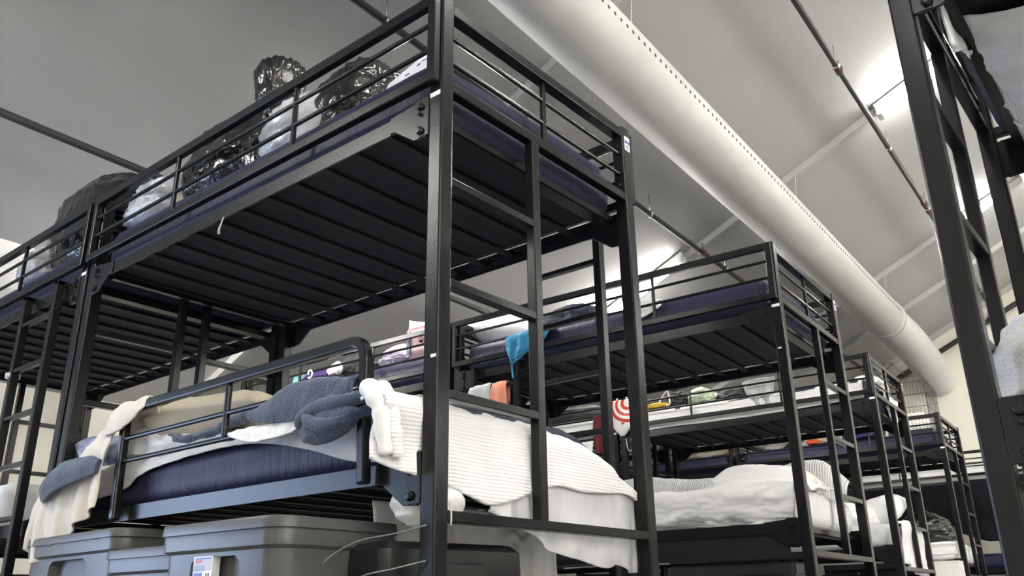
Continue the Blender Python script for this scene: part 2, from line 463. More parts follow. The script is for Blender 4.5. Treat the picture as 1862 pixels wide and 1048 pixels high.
# ------------------------------------------------------------------ air duct
DY, DZc, DR = 0.624, 3.267, 0.214
t = thing('air_duct', 'long white round air duct hanging under the sloping roof', 'duct', TB @ Vector((0, DY, DZc)), BEAM_TILT)
XE = 8.30
prof = [(-5.6, DR)]
mb = MB().tube([(-5.6, 0, 0), (2.0, 0, 0), (2.01, 0, 0), (2.03, 0, 0), (2.04, 0, 0), (5.4, 0, 0), (5.41, 0, 0), (5.43, 0, 0), (5.44, 0, 0), (XE - .05, 0, 0), (XE, 0, 0)],
               [DR, DR, DR * 1.006, DR * 1.006, DR, DR, DR * 1.006, DR * 1.006, DR, DR, DR * .97], 64)
obj('duct_body', mb.mesh('duct_body', True), 'duct', t)
# row of small outlets on the side facing the aisle
hole = MB().add([(0.012 * math.cos(2 * math.pi * k / 10), -.0006, 0.012 * math.sin(2 * math.pi * k / 10)) for k in range(10)] + [(0.012 * math.cos(2 * math.pi * k / 10), .003, 0.012 * math.sin(2 * math.pi * k / 10)) for k in range(10)],
               [tuple(range(10)), tuple(range(19, 9, -1))] + [(k, k + 10, (k + 1) % 10 + 10, (k + 1) % 10) for k in range(10)]).mesh('outlet_hole')
for k in range(100):
    obj('outlet_hole', hole, 'hole', t, loc=(1.46 + k * .0665, -DR, 0.0))
# corrugated hose from the duct end down into the end wall
path = spline([(XE - .04, 0, 0), (XE + .45, 0, 0.0), (9.3, 0.0, .01), (10.0, 0, -.03), (10.6, 0, -.10), (10.98, 0, -.19)], 110)
rs = []
for i in range(len(path)):
    rs.append(DR * (0.96 + 0.035 * (1 if i % 4 < 2 else -1)) if i > 4 else DR * 1.03)
obj('flexible_hose', MB().tube(path, rs, 48).mesh('flexible_hose', True), 'flex', t)
obj('collar', MB().tube([(XE - .09, 0, 0), (XE - .085, 0, 0), (XE + .03, 0, 0), (XE + .035, 0, 0)], [DR, DR * 1.035, DR * 1.035, DR], 48).mesh('collar', True), 'duct', t)
for x in (-0.65, 2.27, 5.15, 8.1):
    obj('hanger_wire', MB().tube([(x, -.1, DR * .88), (x, -.12, ceil_z(DY - .12) - DZc)], .003, 6).tube([(x, .1, DR * .88), (x, .12, ceil_z(DY + .12) - DZc)], .003, 6).mesh('hanger_wire'), 'cord', t)
t2 = thing('wall_vent', 'grey box vent high on the end wall at the right edge', 'vent', TB @ Vector((X1 - .02, -.78, 3.0)), BEAM_TILT)
obj('vent_box', MB().box(-.25, 0, -.3, .22, 0, .42).mesh('vent_box'), mat('vent_grey', (.17, .165, .155), .6), t2, bevel=.01)
obj('vent_louvre', MB().box(-.262, -.25, -.26, .18, .05, .08).box(-.262, -.25, -.26, .18, .13, .16).box(-.262, -.25, -.26, .18, .21, .24).box(-.262, -.25, -.26, .18, .29, .32).mesh('vent_louvre'), 'rib', t2)

# ------------------------------------------------------------------ bunk beds
BW, BL, PS = 1.0, 2.028, 0.048
ZT = 1.955
_cache = {}
def cm(key, fn, smooth=False):
    if key not in _cache: _cache[key] = fn().mesh(key.split('|')[0], smooth)
    return _cache[key]
def m_post(): return MB().box(0, PS, 0, PS, 0, ZT + .012)
def m_guard():          # lies in the plane x = -0.028..0
    x0, x1 = -.028, -.002
    mb = MB().box(x0, x1, .006, BL - .006, ZT - .034, ZT)
    mb.box(x0, x1, .006, BL - .006, 1.664, 1.695)
    for y in (.006, BL - .034): mb.box(x0, x1, y, y + .028, 1.69, ZT - .03)
    for z in (1.861, 1.776): mb.tube([(-.015, .03, z), (-.015, BL - .03, z)], .0075, 10)
    for y in (.653, 1.375): mb.box(-.022, -.008, y - .008, y + .008, 1.69, ZT - .03)
    return mb
def m_endrail():        # in the plane y = 0..PS
    mb = MB().box(PS, BW - PS, .004, .044, ZT - .034, ZT)
    mb.box(PS, BW - PS, .004, .036, 1.658, 1.690)
    for z in (1.853, 1.768): mb.tube([(PS, .022, z), (BW - PS, .022, z)], .0075, 10)
    mb.box(.487, .503, .014, .030, 1.69, ZT - .03)
    return mb
def m_endladder(flip):
    def f():
        mb = MB()
        fx = (lambda x: BW - x) if flip else (lambda x: x)
        mb.box(fx(.407), fx(.440), .002, .034, .50, 1.66)
        mb.box(PS, BW - PS, .000, .034, .487, .5135)
        for z in (.804, 1.096, 1.388):
            mb.box(fx(PS), fx(.41), .003, .033, z - .024, z)
        return mb
    return f
def m_base(z):          # steel angle frame; z = underside of the long beam
    def f():
        mb = MB(); h = .048
        for x0, x1, x2 in ((.004, .009, .055), (BW - .004, BW - .009, BW - .055)):
            mb.box(x0, x1, PS + .04, BL - PS - .04, z, z + h)
            mb.box(x1, x2, PS + .04, BL - PS - .04, z + h - .012, z + h - .007)
        for y in (PS + .016, BL - PS - .052):
            mb.box(.05, BW - .05, y, y + .005, z + .010, z + h - .012)
            mb.box(.05, BW - .05, y, y + .055 if y < 1 else y - .02, z + .010, z + .015)
        return mb
    return f
def m_slats(z):
    def f():
        mb = MB()
        for k in range(13):
            y = .115 + k * (BL - .23) / 12
            mb.box(.012, BW - .012, y - .017, y + .017, z + .028, z + .036)
        return mb
    return f
def m_bracket(z):
    def f():
        mb = MB()
        poly = [(PS + .004, z + .066), (.100, z + .066), (.104, z + .060), (.205, z + .052), (.205, z), (.185, z), (.105, z - .058), (PS + .008, z - .062)]
        mb.prism(poly, 0, -.001, .007)
        mb.box(-.003, .006, PS - .002, .086, z - .058, z + .064)
        for zz, r in ((z + .038, .0115), (z + .015, .006), (z - .038, .0125)):
            mb.tube([(-.002, .078, zz), (-.006, .078, zz), (-.0125, .078, zz), (-.013, .078, zz)], [r, r, r * .8, r * .5], 12)
        return mb
    return f
def m_sideladder():     # on the plane x = 0, between y = .17 and .52
    mb = MB()
    for y in (.165, .475):
        mb.box(-.042, -.008, y, y + .030, .06, 1.632)
        mb.box(-.042, .012, y, y + .030, 1.612, 1.632)
    for z in (.235, .447, .66, .872, 1.084, 1.296, 1.504):
        mb.box(-.038, -.012, .19, .48, z - .018, z)
    return mb
def m_lowguard():
    mb = MB(); x = -.03
    def pr(pts, w=.030, d=.028):
        for a, b in zip(pts, pts[1:]): mb.bar((x, *a), (x, *b), d, w, (1, 0, 0)) if False else None
        rings = []
        P = [Vector((x, *p)) for p in pts]
        for i, p in enumerate(P):
            tt = (P[min(i + 1, len(P) - 1)] - P[max(i - 1, 0)]).normalized()
            nn = Vector((1, 0, 0)).cross(tt).normalized()
            rings.append([p + Vector((sx * d / 2, 0, 0)) + nn * sn * w / 2 for sx, sn in ((-1, -1), (1, -1), (1, 1), (-1, 1))])
        mb.loft(rings)
    zt, rr = .958, .05
    near = [(.214, .585), (.222, .75), (.226, zt - rr)] + [(.226 + rr - rr * math.cos(R(a)), zt - rr + rr * math.sin(R(a))) for a in (18, 36, 54, 72, 90)]
    far = [(1.46 - rr + rr * math.sin(R(a)), zt - rr + rr * math.cos(R(a))) for a in (0, 18, 36, 54, 72, 90)] + [(1.455, .75), (1.445, .585)]
    pr(near + far)
    for z in (.855, .778): mb.tube([(x, .225, z), (x, 1.458, z)], .008, 10)
    mb.box(x - .009, x + .009, .836, .854, .775, .945)
    return mb

def bed(label, loc, rz, near='left', far='left', side=None, lower_guard=False, stickers=True):
    """side: None or (x side 0/1, y end 0/1); near/far: on which post the end ladders hang (seen from the near end)"""
    t = thing('bunk_bed', label, 'bed', loc, rz, 'black steel bunk beds')
    for x in (0, BW - PS):
        for y in (0, BL - PS):
            p = obj('post', cm('post', m_post), 'steel', t, bevel=.005, loc=(x, y, 0))
            if stickers and x == 0 and y == 0:
                s = obj('sticker', cm('sticker|a', lambda: MB().box(-.0006, .0002, .005, .043, 1.628, 1.642)), 'label', p); s['label'] = 'small white sticker'
            if stickers and x > 0 and y == 0:
                s = obj('sticker', cm('sticker|b', lambda: MB().box(.010, .044, -.0006, .0002, 1.868, 1.926)), 'label', p); s['label'] = 'white and blue sticker'
                obj('print', cm('print|b', lambda: MB().box(.011, .043, -.0009, .0, 1.897, 1.910)), 'labelblue', p)
                obj('print', cm('print|c', lambda: MB().box(.016, .020, -.0009, .0, 1.872, 1.892).box(.022, .0245, -.0009, 0, 1.872, 1.892).box(.027, .033, -.0009, 0, 1.872, 1.892).box(.035, .0375, -.0009, 0, 1.872, 1.892)), 'ink', p)
    for p in [c for c in t.children if c.name.startswith('post') and c.location.x > .5 and c.location.y < .5]:
        for z in (1.888, 1.728):
            obj('bolt_hole', cm('bolt_hole', lambda: MB().tube([(-.0006, .024, 0), (.002, .024, 0)], .0055, 10)), 'hole', p, loc=(0, 0, z))
    for side_x in (0, 1):
        g = obj('guard_rail', cm('guard_rail', m_guard), 'steel', t, bevel=.003)
        if side_x: g.location = (BW, BL, 0); g.rotation_euler = (0, 0, math.pi)
    for end in (0, 1):
        e = obj('end_rail', cm('end_rail', m_endrail), 'steel', t, bevel=.003)
        hang = near if end == 0 else far
        flip = (hang == 'right') if end == 0 else (hang == 'left')
        l = obj('end_ladder', cm('end_ladder|%d' % flip, m_endladder(flip)), 'steel', t, bevel=.003)
        if end:
            for q in (e, l): q.location = (BW, BL, 0); q.rotation_euler = (0, 0, math.pi)
    for z in (1.574, .586):
        b = obj('bed_base', cm('bed_base|%.3f' % z, m_base(z)), 'steel', t)
        obj('slats', cm('slats|%.3f' % z, m_slats(z)), 'slat', b)
        for fx in (0, 1):
            for fy in (0, 1):
                k = obj('bracket', cm('bracket|%.3f' % z, m_bracket(z)), 'steel', b, bevel=.0015)
                k.scale = (-1 if fx else 1, -1 if fy else 1, 1); k.location = (BW * fx, BL * fy, 0)
    if side:
        l = obj('side_ladder', cm('side_ladder', m_sideladder), 'steel', t, bevel=.003)
        l.scale = (-1 if side[0] else 1, -1 if side[1] else 1, 1); l.location = (BW * side[0], BL * side[1], 0)
    if lower_guard:
        obj('lower_guard_rail', m_lowguard().mesh('lower_guard_rail'), 'steel', t, bevel=.006)
    return t

def at(bedobj, p):
    return Matrix.LocRotScale(bedobj.location, bedobj.rotation_euler, None) @ Vector(p)
def place(o, bedobj, p=(0, 0, 0), rz=0):
    """stand a thing at a point given in the bed's own coordinates"""
    o.location = at(bedobj, p); o.rotation_euler = (o.rotation_euler[0], o.rotation_euler[1], bedobj.rotation_euler[2] + rz)
    return o

def shift(b, y):
    return at(b, (0, y, 0))
bA = bed('nearest tall black bunk bed with a low guard rail over grey tubs', (0, 0, 0), 0, 'left', 'left', (1, 0), True)
bA1 = bed('black bunk bed cut off by the left edge, ladder on its front side', (0, BL + .025, 0), 0, 'right', 'right', (0, 0))
bB = bed('second black bunk bed from the camera, white bedding below and a white pillow above', (2.345, .02, 0), R(3.2), 'right', 'right', (0, 1))
bB1 = bed('black bunk bed behind the nearest one, pink bag on its top mattress', shift(bB, BL + .03), R(3.2), 'left', 'left')
bC = bed('third black bunk bed along the aisle, white sheet on its top mattress', (4.69, .32, 0), R(3.6), 'right', 'right')
bC1 = bed('far black bunk bed behind the third one, red ringed bag hanging at its corner', shift(bC, BL + .03), R(3.6), 'left', 'left')
bD = bed('farthest black bunk bed in the aisle row, with a wire cage on top', (7.25, .50, 0), R(3.4), 'right', 'right')
bD1 = bed('far black bunk bed behind the caged one, seen through the lower tiers', shift(bD, BL + .03), R(3.4), 'left', 'left')
bE = bed('bunk bed standing along the end wall beyond the aisle row', (9.85, .25, 0), R(3.2), 'right', 'right', None, False, False)
bE1 = bed('second bunk bed along the end wall, glimpsed below the caged mattress', shift(bE, BL + .03), R(3.2), 'right', 'right', None, False, False)
for b_, z_, y_ in ((bA, .876, .012), (bB, 1.42, .030)):
    p_ = [c for c in b_.children if c.name.startswith('post')][0]
    q_ = obj('tape_scrap', MB().box(-.0012, .0003, y_ - .009, y_ + .009, z_, z_ + .008).mesh('tape_scrap'), 'label', p_); q_['label'] = 'white tape scrap'
bR = bed('very close black bunk bed at the right edge of the picture', (.355, -1.075 - BL, 0), R(.4), 'right', 'left')

# unseen bunks added across the aisle to darken reflections in the near posts
for k, x in enumerate((1.72, 4.07, 6.42)):
    q = bed('bunk bed added across the aisle to block light, outside the picture', (x, -1.52 - BL + .05 * k, 0), R(3.2), 'right', 'left', None, False, False)
    bBlockers = (bBlockers if k else []) + [q]

# ------------------------------------------------------------------ mattresses
def mattress_mesh(w, l, h, seed, sag=None):
    bm = bmesh.new()
    n1, n2 = 10, 22
    r = .055
    # rounded section swept along the length, closed with rounded ends
    rings = []
    sect = []
    for qx, qz, a0 in ((1, 1, 0), (-1, 1, 90), (-1, -1, 180), (1, -1, 270)):
        for k in range(6):
            a = R(a0 + 90 * k / 5)
            sect.append((qx * (w / 2 - r) + r * math.cos(a), qz * (h / 2 - r) + r * math.sin(a)))
    # extra points along top and bottom
    pts = []
    for i in range(len(sect)):
        a = sect[i]; b = sect[(i + 1) % len(sect)]
        pts.append(a)
        d = math.hypot(a[0] - b[0], a[1] - b[1])
        if d > .2:
            for k in range(1, 12): pts.append((a[0] + (b[0] - a[0]) * k / 12, a[1] + (b[1] - a[1]) * k / 12))
    ys = []
    for k in range(6): ys.append((-l / 2 + .05 * (1 - math.cos(R(90 * k / 5))) * 1.0, .05 * (1 - math.sin(R(90 * k / 5)))))
    for k in range(1, 48): ys.append((-l / 2 + .05 + (l - .1) * k / 48, 0))
    for k in range(6): ys.append((l / 2 - .05 * (1 - math.sin(R(90 * k / 5))), .05 * (1 - math.cos(R(90 * k / 5)))))
    for y, ins in ys:
        ring = []
        for x, z in pts:
            sx = (w / 2 - ins) / (w / 2); sz = (h / 2 - ins) / (h / 2)
            q = Vector((x * 3, y * 3, z * 6 + seed))
            d = .005 * noise.noise(q) + .0025 * noise.noise(Vector((x * 7, y * 16, z * 4 + seed)))
            bulge = .012 * math.cos(math.pi * x / w) * (1 if z > 0 else -.0)
            zz = z * sz * (1 + 3 * d) + bulge + h / 2
            if sag: zz *= sag(x, y)
            ring.append((x * sx * (1 + d), y, zz))
        rings.append(ring)
    return MB().loft(rings).mesh('mattress', True)
MAT_UP = 1.6155
def mattress(b, label, m='navy', z=MAT_UP, h=.192, seed=0, w=.93, l=1.90, sag=None):
    o = obj('mattress', mattress_mesh(w, l, h, seed, sag), m)
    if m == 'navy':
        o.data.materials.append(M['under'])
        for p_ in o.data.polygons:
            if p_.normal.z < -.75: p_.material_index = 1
    place(o, b, (BW / 2, BL / 2, z))
    return tag(o, label, 'mattress', 'bunk bed mattresses')
LOW = .6275
def sstep(a, b, x):
    t = min(1, max(0, (x - a) / (b - a))); return t * t * (3 - 2 * t)
def corner_sag(x, y): return 1 - .62 * sstep(.14, .46, x) * (1 - sstep(-.75, -.3, y))
mattress(bA, 'navy vinyl mattress on the top of the nearest bunk, garbage bags on it', seed=1)
mattress(bA, 'navy mattress on the nearest lower bunk, half covered by cream and white bedding', z=LOW, h=.165, seed=2, sag=corner_sag)
mattress(bA1, 'navy mattress on the top tier of the bunk at the left edge', seed=3)
o = mattress(bA1, 'pale covered lower mattress of the bunk at the left edge', 'greysheet', z=LOW, h=.20, seed=4, l=1.40); place(o, bA1, (.5, 1.22, LOW))
mattress(bB, 'navy mattress on the top of the second bunk, blue cloth hanging over its side', seed=5)
q = [c for c in bB.children if c.name.startswith('bed_base')][-1]
obj('side_panel', MB().box(.0095, .014, .10, BL - .10, .485, .60).mesh('side_panel'), 'slat', q)
mattress(bB, 'white sheeted lower mattress of the second bunk behind the near post', 'white', z=LOW, h=.165, seed=6)
mattress(bB1, 'navy mattress with the pink bag and clutter, behind the near post', seed=7)
mattress(bB1, 'lower mattress behind the hung grey shirt', 'navy', z=LOW, h=.165, seed=8)
mattress(bC, 'top mattress of the third bunk under a white sheet, bags lying on it', seed=9)
mattress(bC, 'grey sheeted lower mattress of the third bunk, white bedding piled on it', 'greysheet', z=LOW, h=.165, seed=10)
mattress(bC1, 'top mattress with the dark bundle, left of the red ringed bag', 'white', seed=11)
mattress(bC1, 'navy lower mattress deep behind the second bunk', 'navy', z=LOW, h=.165, seed=12)
mattress(bD, 'navy mattress under the wire cage on the farthest bunk', seed=13)
mattress(bD, 'white lower mattress of the farthest bunk', 'white', z=LOW, h=.165, seed=14)
mattress(bD1, 'navy top mattress seen far behind the second bunk, small things lying on it', 'navy', seed=15)
mattress(bD1, 'white lower mattress seen far behind the second bunk', 'white', z=LOW, h=.165, seed=16)
mattress(bE, 'white sheeted mattress at the end wall right of the caged bunk', 'white', seed=17)
mattress(bE1, 'white sheeted mattress on the second bunk along the end wall', 'white', seed=23)
mattress(bE, 'navy lower mattress of the bunk at the end wall', 'navy', z=LOW, h=.165, seed=18)
for q in bBlockers:  # mattresses of the bunks added to block light
    mattress(q, 'navy mattress of an added light-blocking bunk, outside the picture', seed=21); mattress(q, 'navy mattress of an added light-blocking bunk, outside the picture', z=LOW, h=.165, seed=22)
mattress(bR, 'top mattress above the sagging grey sheet at the upper right corner', seed=19)
o = mattress(bR, 'navy lower mattress of the near right bunk beside the white towel heap', 'navy', z=LOW, h=.165, seed=20, l=1.35); place(o, bR, (.5, .74, LOW))

# ------------------------------------------------------------------ bedding of the nearest lower bunk
ys = (1.97, 1.7, 1.5, 1.4, 1.2, .9, .7, .5, .3, .1)
low = (.655, .675, .695, .735, .757, .768, .752, .71, .655, .64)
o = sheet('bed_sheet', [[(.90, y, z) for y, z in zip(ys, (.797, .797, .797, .797, .797, .797, .79, .74, .69, .67))], [(.5, y, .812 if y > .4 else .80) for y in ys], [(.10, y, .806) for y in ys], [(.03, y, .790) for y in ys], [(.018, y, (.79 + z) / 2) for y, z in zip(ys, low)], [(.016, y, z) for y, z in zip(ys, low)]],
          'greysheet', 110, 40, .007, 9, (.7, 1, .7), seed=2, solid=.004)
tag(o, 'pale wrinkled sheet hanging over the side of the nearest lower navy mattress', 'sheet')

t = thing('blanket', 'white waffle weave blanket draped over the foot end of the nearest lower bunk', 'blanket', (0.45, .1, .8))
def rel(rows, o): return [[tuple(Vector(p) - Vector(o)) for p in r] for r in rows]
bx = (-.115, -.03, .12, .25, .40, .53, .67, .80, .90, .975)
rows = [[(max(x, .10 + .03 * k), .62, z) for k, (x, z) in enumerate(zip(bx, (.815, .820, .822, .822, .82, .815, .80, .765, .72, .67)))],
        [(max(x, -.06 + .02 * k), .22, z) for k, (x, z) in enumerate(zip(bx, (.80, .812, .815, .815, .81, .80, .785, .745, .70, .64)))],
        [(x, .085, z) for x, z in zip(bx, (.79, .795, .790, .788, .786, .784, .772, .735, .685, .63))],
        [(x, .045, z) for x, z in zip(bx, (.755, .755, .748, .746, .746, .746, .738, .705, .665, .62))],
        [(x, y, z) for x, y, z in zip(bx, (.09, .065, .044, .040, .040, .040, .040, .040, .042, .045), (.69, .68, .66, .65, .66, .68, .675, .662, .645, .61))],
        [(x, y, z) for x, y, z in zip(bx, (.095, .07, .044, .038, .040, .040, .040, .040, .042, .045), (.625, .60, .572, .543, .582, .617, .612, .620, .626, .60))]]
sheet('blanket_cloth', rel(rows, t.location), 'waffle', 120, 60, .013, 5.5, (1, 1, .45), seed=5, solid=.009, parent=t, fold=.003, nfold=5)
roll = spline([(-.03, .20, .812), (-.085, .15, .808), (-.118, .10, .785), (-.108, .075, .74), (-.100, .075, .69), (-.085, .075, .635)], 26)
obj('folded_edge', MB().tube([Vector(p) - t.location for p in roll], [.015 + .008 * math.sin(math.pi * k / 26) + .006 * noise.noise(Vector((k * .5, 1, 2))) for k in range(27)], 14).mesh('folded_edge', True), 'white', t)
roll = spline([(-.05, .14, .805), (-.082, .10, .80), (-.088, .07, .765), (-.075, .062, .70), (-.06, .06, .63)], 26)
obj('folded_edge', MB().tube([Vector(p) - t.location for p in roll], [.013 + .006 * math.sin(math.pi * k / 26) + .005 * noise.noise(Vector((k * .6, 4, 2))) for k in range(27)], 14).mesh('folded_edge', True), 'waffle', t)

sk = (.26, .34, .42, .52, .62, .73, .84, .90, .965)
o = sheet('bed_skirt', [[(x, .054, z) for x, z in zip(sk, (.60, .625, .64, .66, .66, .66, .655, .645, .62))],
                        [(x, .054, z) for x, z in zip(sk, (.575, .58, .58, .57, .56, .56, .55, .55, .54))],
                        [(x, .052, z) for x, z in zip(sk, (.545, .525, .51, .49, .485, .475, .47, .465, .46))],
                        [(x, .052, z) for x, z in zip(sk, (.53, .505, .480, .438, .428, .413, .405, .40, .393))]],
          'greysheet', 110, 50, .010, 6, (1.6, 1, .4), fold=.012, nfold=5, seed=9, solid=.004, hem=.02)
tag(o, 'thin greyish sheet hanging below the white waffle blanket', 'sheet')
o = sheet('blanket', [[(x, .33 + .02 * math.sin(x * 20), .57) for x in (.12, .3, .5, .7, .9)], [(x, .33, .45) for x in (.12, .3, .5, .7, .9)], [(x, .32, .25) for x in (.12, .3, .5, .7, .9)], [(x, .32, .06) for x in (.12, .3, .5, .7, .9)]],
          'ribbed', 90, 40, .006, 5, fold=.02, nfold=7, seed=4)
tag(o, 'pale ribbed blanket hanging below the bunk behind the black trunk', 'blanket')
blob('bed_sheet', 'white sheet end bulging down under the near lower bed corner', 'sheet', 'white', (.105, .125, .480), .095, .085, .105, e=2.0, crumple=.06, sc=1.8, seed=3,
     prof=[(0, 0), (.001, .25), (.1, .55), (.3, .85), (.6, 1), (.9, .9), (1, 0)])
o = sheet('blanket', [[(.40, .62, .80), (.62, .60, .80), (.80, .56, .76), (.90, .52, .68)], [(.40, .45, .83), (.62, .43, .832), (.80, .40, .795), (.945, .36, .69)], [(.42, .30, .836), (.66, .25, .826), (.83, .20, .773), (.972, .18, .655)]],
          'deepblue', 50, 24, .004, 6, seed=8, solid=.010)
tag(o, 'deep blue blanket edge showing above the white waffle blanket', 'blanket')

pillow('tan pillow behind the low guard rail of the nearest bunk', 'tan', (.22, 1.13, .885), .42, .62, .17, (R(3), R(6), R(4)), 3)

t = thing('blanket', 'blue grey fleece blanket bunched over the low guard rail', 'blanket', (0, .5, .8))
def prt(name, rows, m, **kw): return sheet(name, rel(rows, t.location), m, parent=t, **kw)
prt('draped_corner', [[(.02, .70, .835), (.0, .60, .858), (-.02, .50, .868), (-.02, .36, .862), (-.015, .25, .85)],
                      [(-.045, .70, .828), (-.05, .60, .85), (-.055, .50, .872), (-.055, .36, .868), (-.052, .25, .852)],
                      [(-.058, .69, .815), (-.062, .60, .815), (-.066, .50, .822), (-.066, .36, .820), (-.06, .245, .815)],
                      [(-.055, .67, .800), (-.06, .58, .785), (-.062, .50, .776), (-.062, .40, .772), (-.058, .245, .79)]], 'fleece', nu=60, nv=36, wr=.009, sc=7, seed=3, solid=.016)
q = obj('hanging_lobe', blob_mesh('hanging_lobe', .030, .108, .085, e=2.1, crumple=.10, sc=2.2, seed=6, prof=[(0, 0), (.001, .25), (.08, .6), (.3, .92), (.55, 1), (.8, .9), (.95, .6), (1, 0)]), 'fleece', t)
q.location = Vector((-.058, .318, .70)) - t.location; q.rotation_euler = (R(-8), 0, 0)
for k, pts, rr in ((0, [(-.02, .195, .775), (-.060, .24, .752), (-.082, .30, .735), (-.088, .355, .748), (-.080, .385, .768), (-.06, .36, .785)], .017),
                   (1, [(-.05, .20, .80), (-.07, .27, .792), (-.075, .35, .788), (-.07, .42, .768), (-.05, .44, .745)], .020)):
    p = spline(pts, 40)
    obj('hanging_fold', MB().tube([q_ - t.location for q_ in p], [rr * (.75 + .35 * math.sin(math.pi * i / 40)) * (1 + .15 * noise.noise(Vector((i * .2, k, 0)))) for i in range(41)], 16).mesh('hanging_fold', True), 'fleece', t)
p = spline([(.04, 1.27, .845), (.03, 1.16, .822), (.03, 1.0, .826), (.025, .90, .842), (.02, .77, .848), (.0, .62, .84), (.0, .5, .83)], 60)
obj('rolled_edge', MB().tube([q - t.location for q in p], [.018 + .004 * noise.noise(Vector((i * .25, 0, 4))) for i in range(61)], 14).mesh('rolled_edge', True), 'fleece', t)

o = sheet('bed_sheet', [[(.0, .80, .795), (-.02, .70, .80), (-.02, .60, .80), (-.01, .50, .80), (.0, .42, .79)], [(-.05, .795, .788), (-.056, .70, .785), (-.056, .61, .782), (-.054, .51, .786), (-.05, .43, .775)], [(-.054, .79, .775), (-.062, .71, .752), (-.062, .63, .738), (-.06, .52, .742), (-.052, .44, .762)]],
          'white', 60, 24, .010, 12, seed=6)
tag(o, 'crumpled white sheet edge over the low guard rail, right of its middle bar', 'sheet')

t = thing('bed_sheet', 'cream sheet bunched over the far end of the low guard rail and hanging down', 'sheet', (0, 1.5, .8))
def P3(*a): return a
prt('corner_wrap', [[(.04, 1.56, .87), (.03, 1.48, .90), (.03, 1.40, .91), (.03, 1.32, .91)], [(-.02, 1.575, .93), (-.03, 1.50, .978), (-.03, 1.40, .983), (-.03, 1.31, .982)],
                    [(-.055, 1.56, .915), (-.062, 1.50, .945), (-.062, 1.42, .945), (-.056, 1.32, .945)], [(-.058, 1.55, .875), (-.066, 1.50, .872), (-.064, 1.44, .872), (-.056, 1.35, .915)]], 'cream', nu=50, nv=40, wr=.012, sc=9, seed=1, solid=.006)
prt('inner_billow', [[(.10, 1.62, .90), (.09, 1.50, .945), (.08, 1.38, .94), (.08, 1.28, .88), (.07, 1.0, .83), (.06, .80, .815)], [(.03, 1.60, .88), (.022, 1.50, .90), (.02, 1.38, .895), (.022, 1.28, .85), (.024, 1.0, .82), (.03, .80, .81)],
                     [(.02, 1.58, .82), (.012, 1.50, .81), (.012, 1.38, .80), (.014, 1.28, .795), (.016, 1.0, .79), (.022, .80, .79)]], 'greysheet', nu=80, nv=36, wr=.012, sc=8, seed=4, solid=.005)
hy_ = (1.50, 1.58, 1.66, 1.76, 1.86, 1.94, 2.0)
prt('hanging_side', [[(-.03, y, z) for y, z in zip(hy_, (.90, .91, .88, .82, .77, .74, .72))], [(-.058, y, z) for y, z in zip(hy_, (.80, .80, .78, .74, .71, .69, .67))],
                     [(-.062, y, z) for y, z in zip(hy_, (.70, .69, .67, .64, .62, .61, .60))], [(-.06, y, z) for y, z in zip(hy_, (.63, .60, .57, .53, .48, .47, .52))]], 'cream', nu=70, nv=50, wr=.013, sc=7, stretch=(1, 1.6, .5), fold=.014, nfold=4, seed=7, solid=.005)
o = sheet('blanket', [[(-.075, 1.50, .785), (-.08, 1.56, .80), (-.085, 1.68, .80), (-.085, 1.78, .79), (-.08, 1.86, .765), (-.07, 1.925, .70)],
                      [(-.082, 1.50, .765), (-.10, 1.58, .765), (-.108, 1.69, .755), (-.108, 1.79, .738), (-.10, 1.86, .72), (-.075, 1.915, .69)],
                      [(-.08, 1.505, .74), (-.095, 1.58, .728), (-.10, 1.68, .712), (-.10, 1.76, .698), (-.09, 1.84, .682), (-.072, 1.90, .676)]], 'fleece', 60, 30, .008, 7, seed=11, solid=.016)
tag(o, 'small blue grey fleece hanging at the far end post over the cream sheet', 'blanket')
pillow('pale blue striped pillow squeezed against the far left post of the nearest bunk', 'stripe', (.14, 1.82, .845), .24, .34, .13, (R(10), R(20), 0), 9)

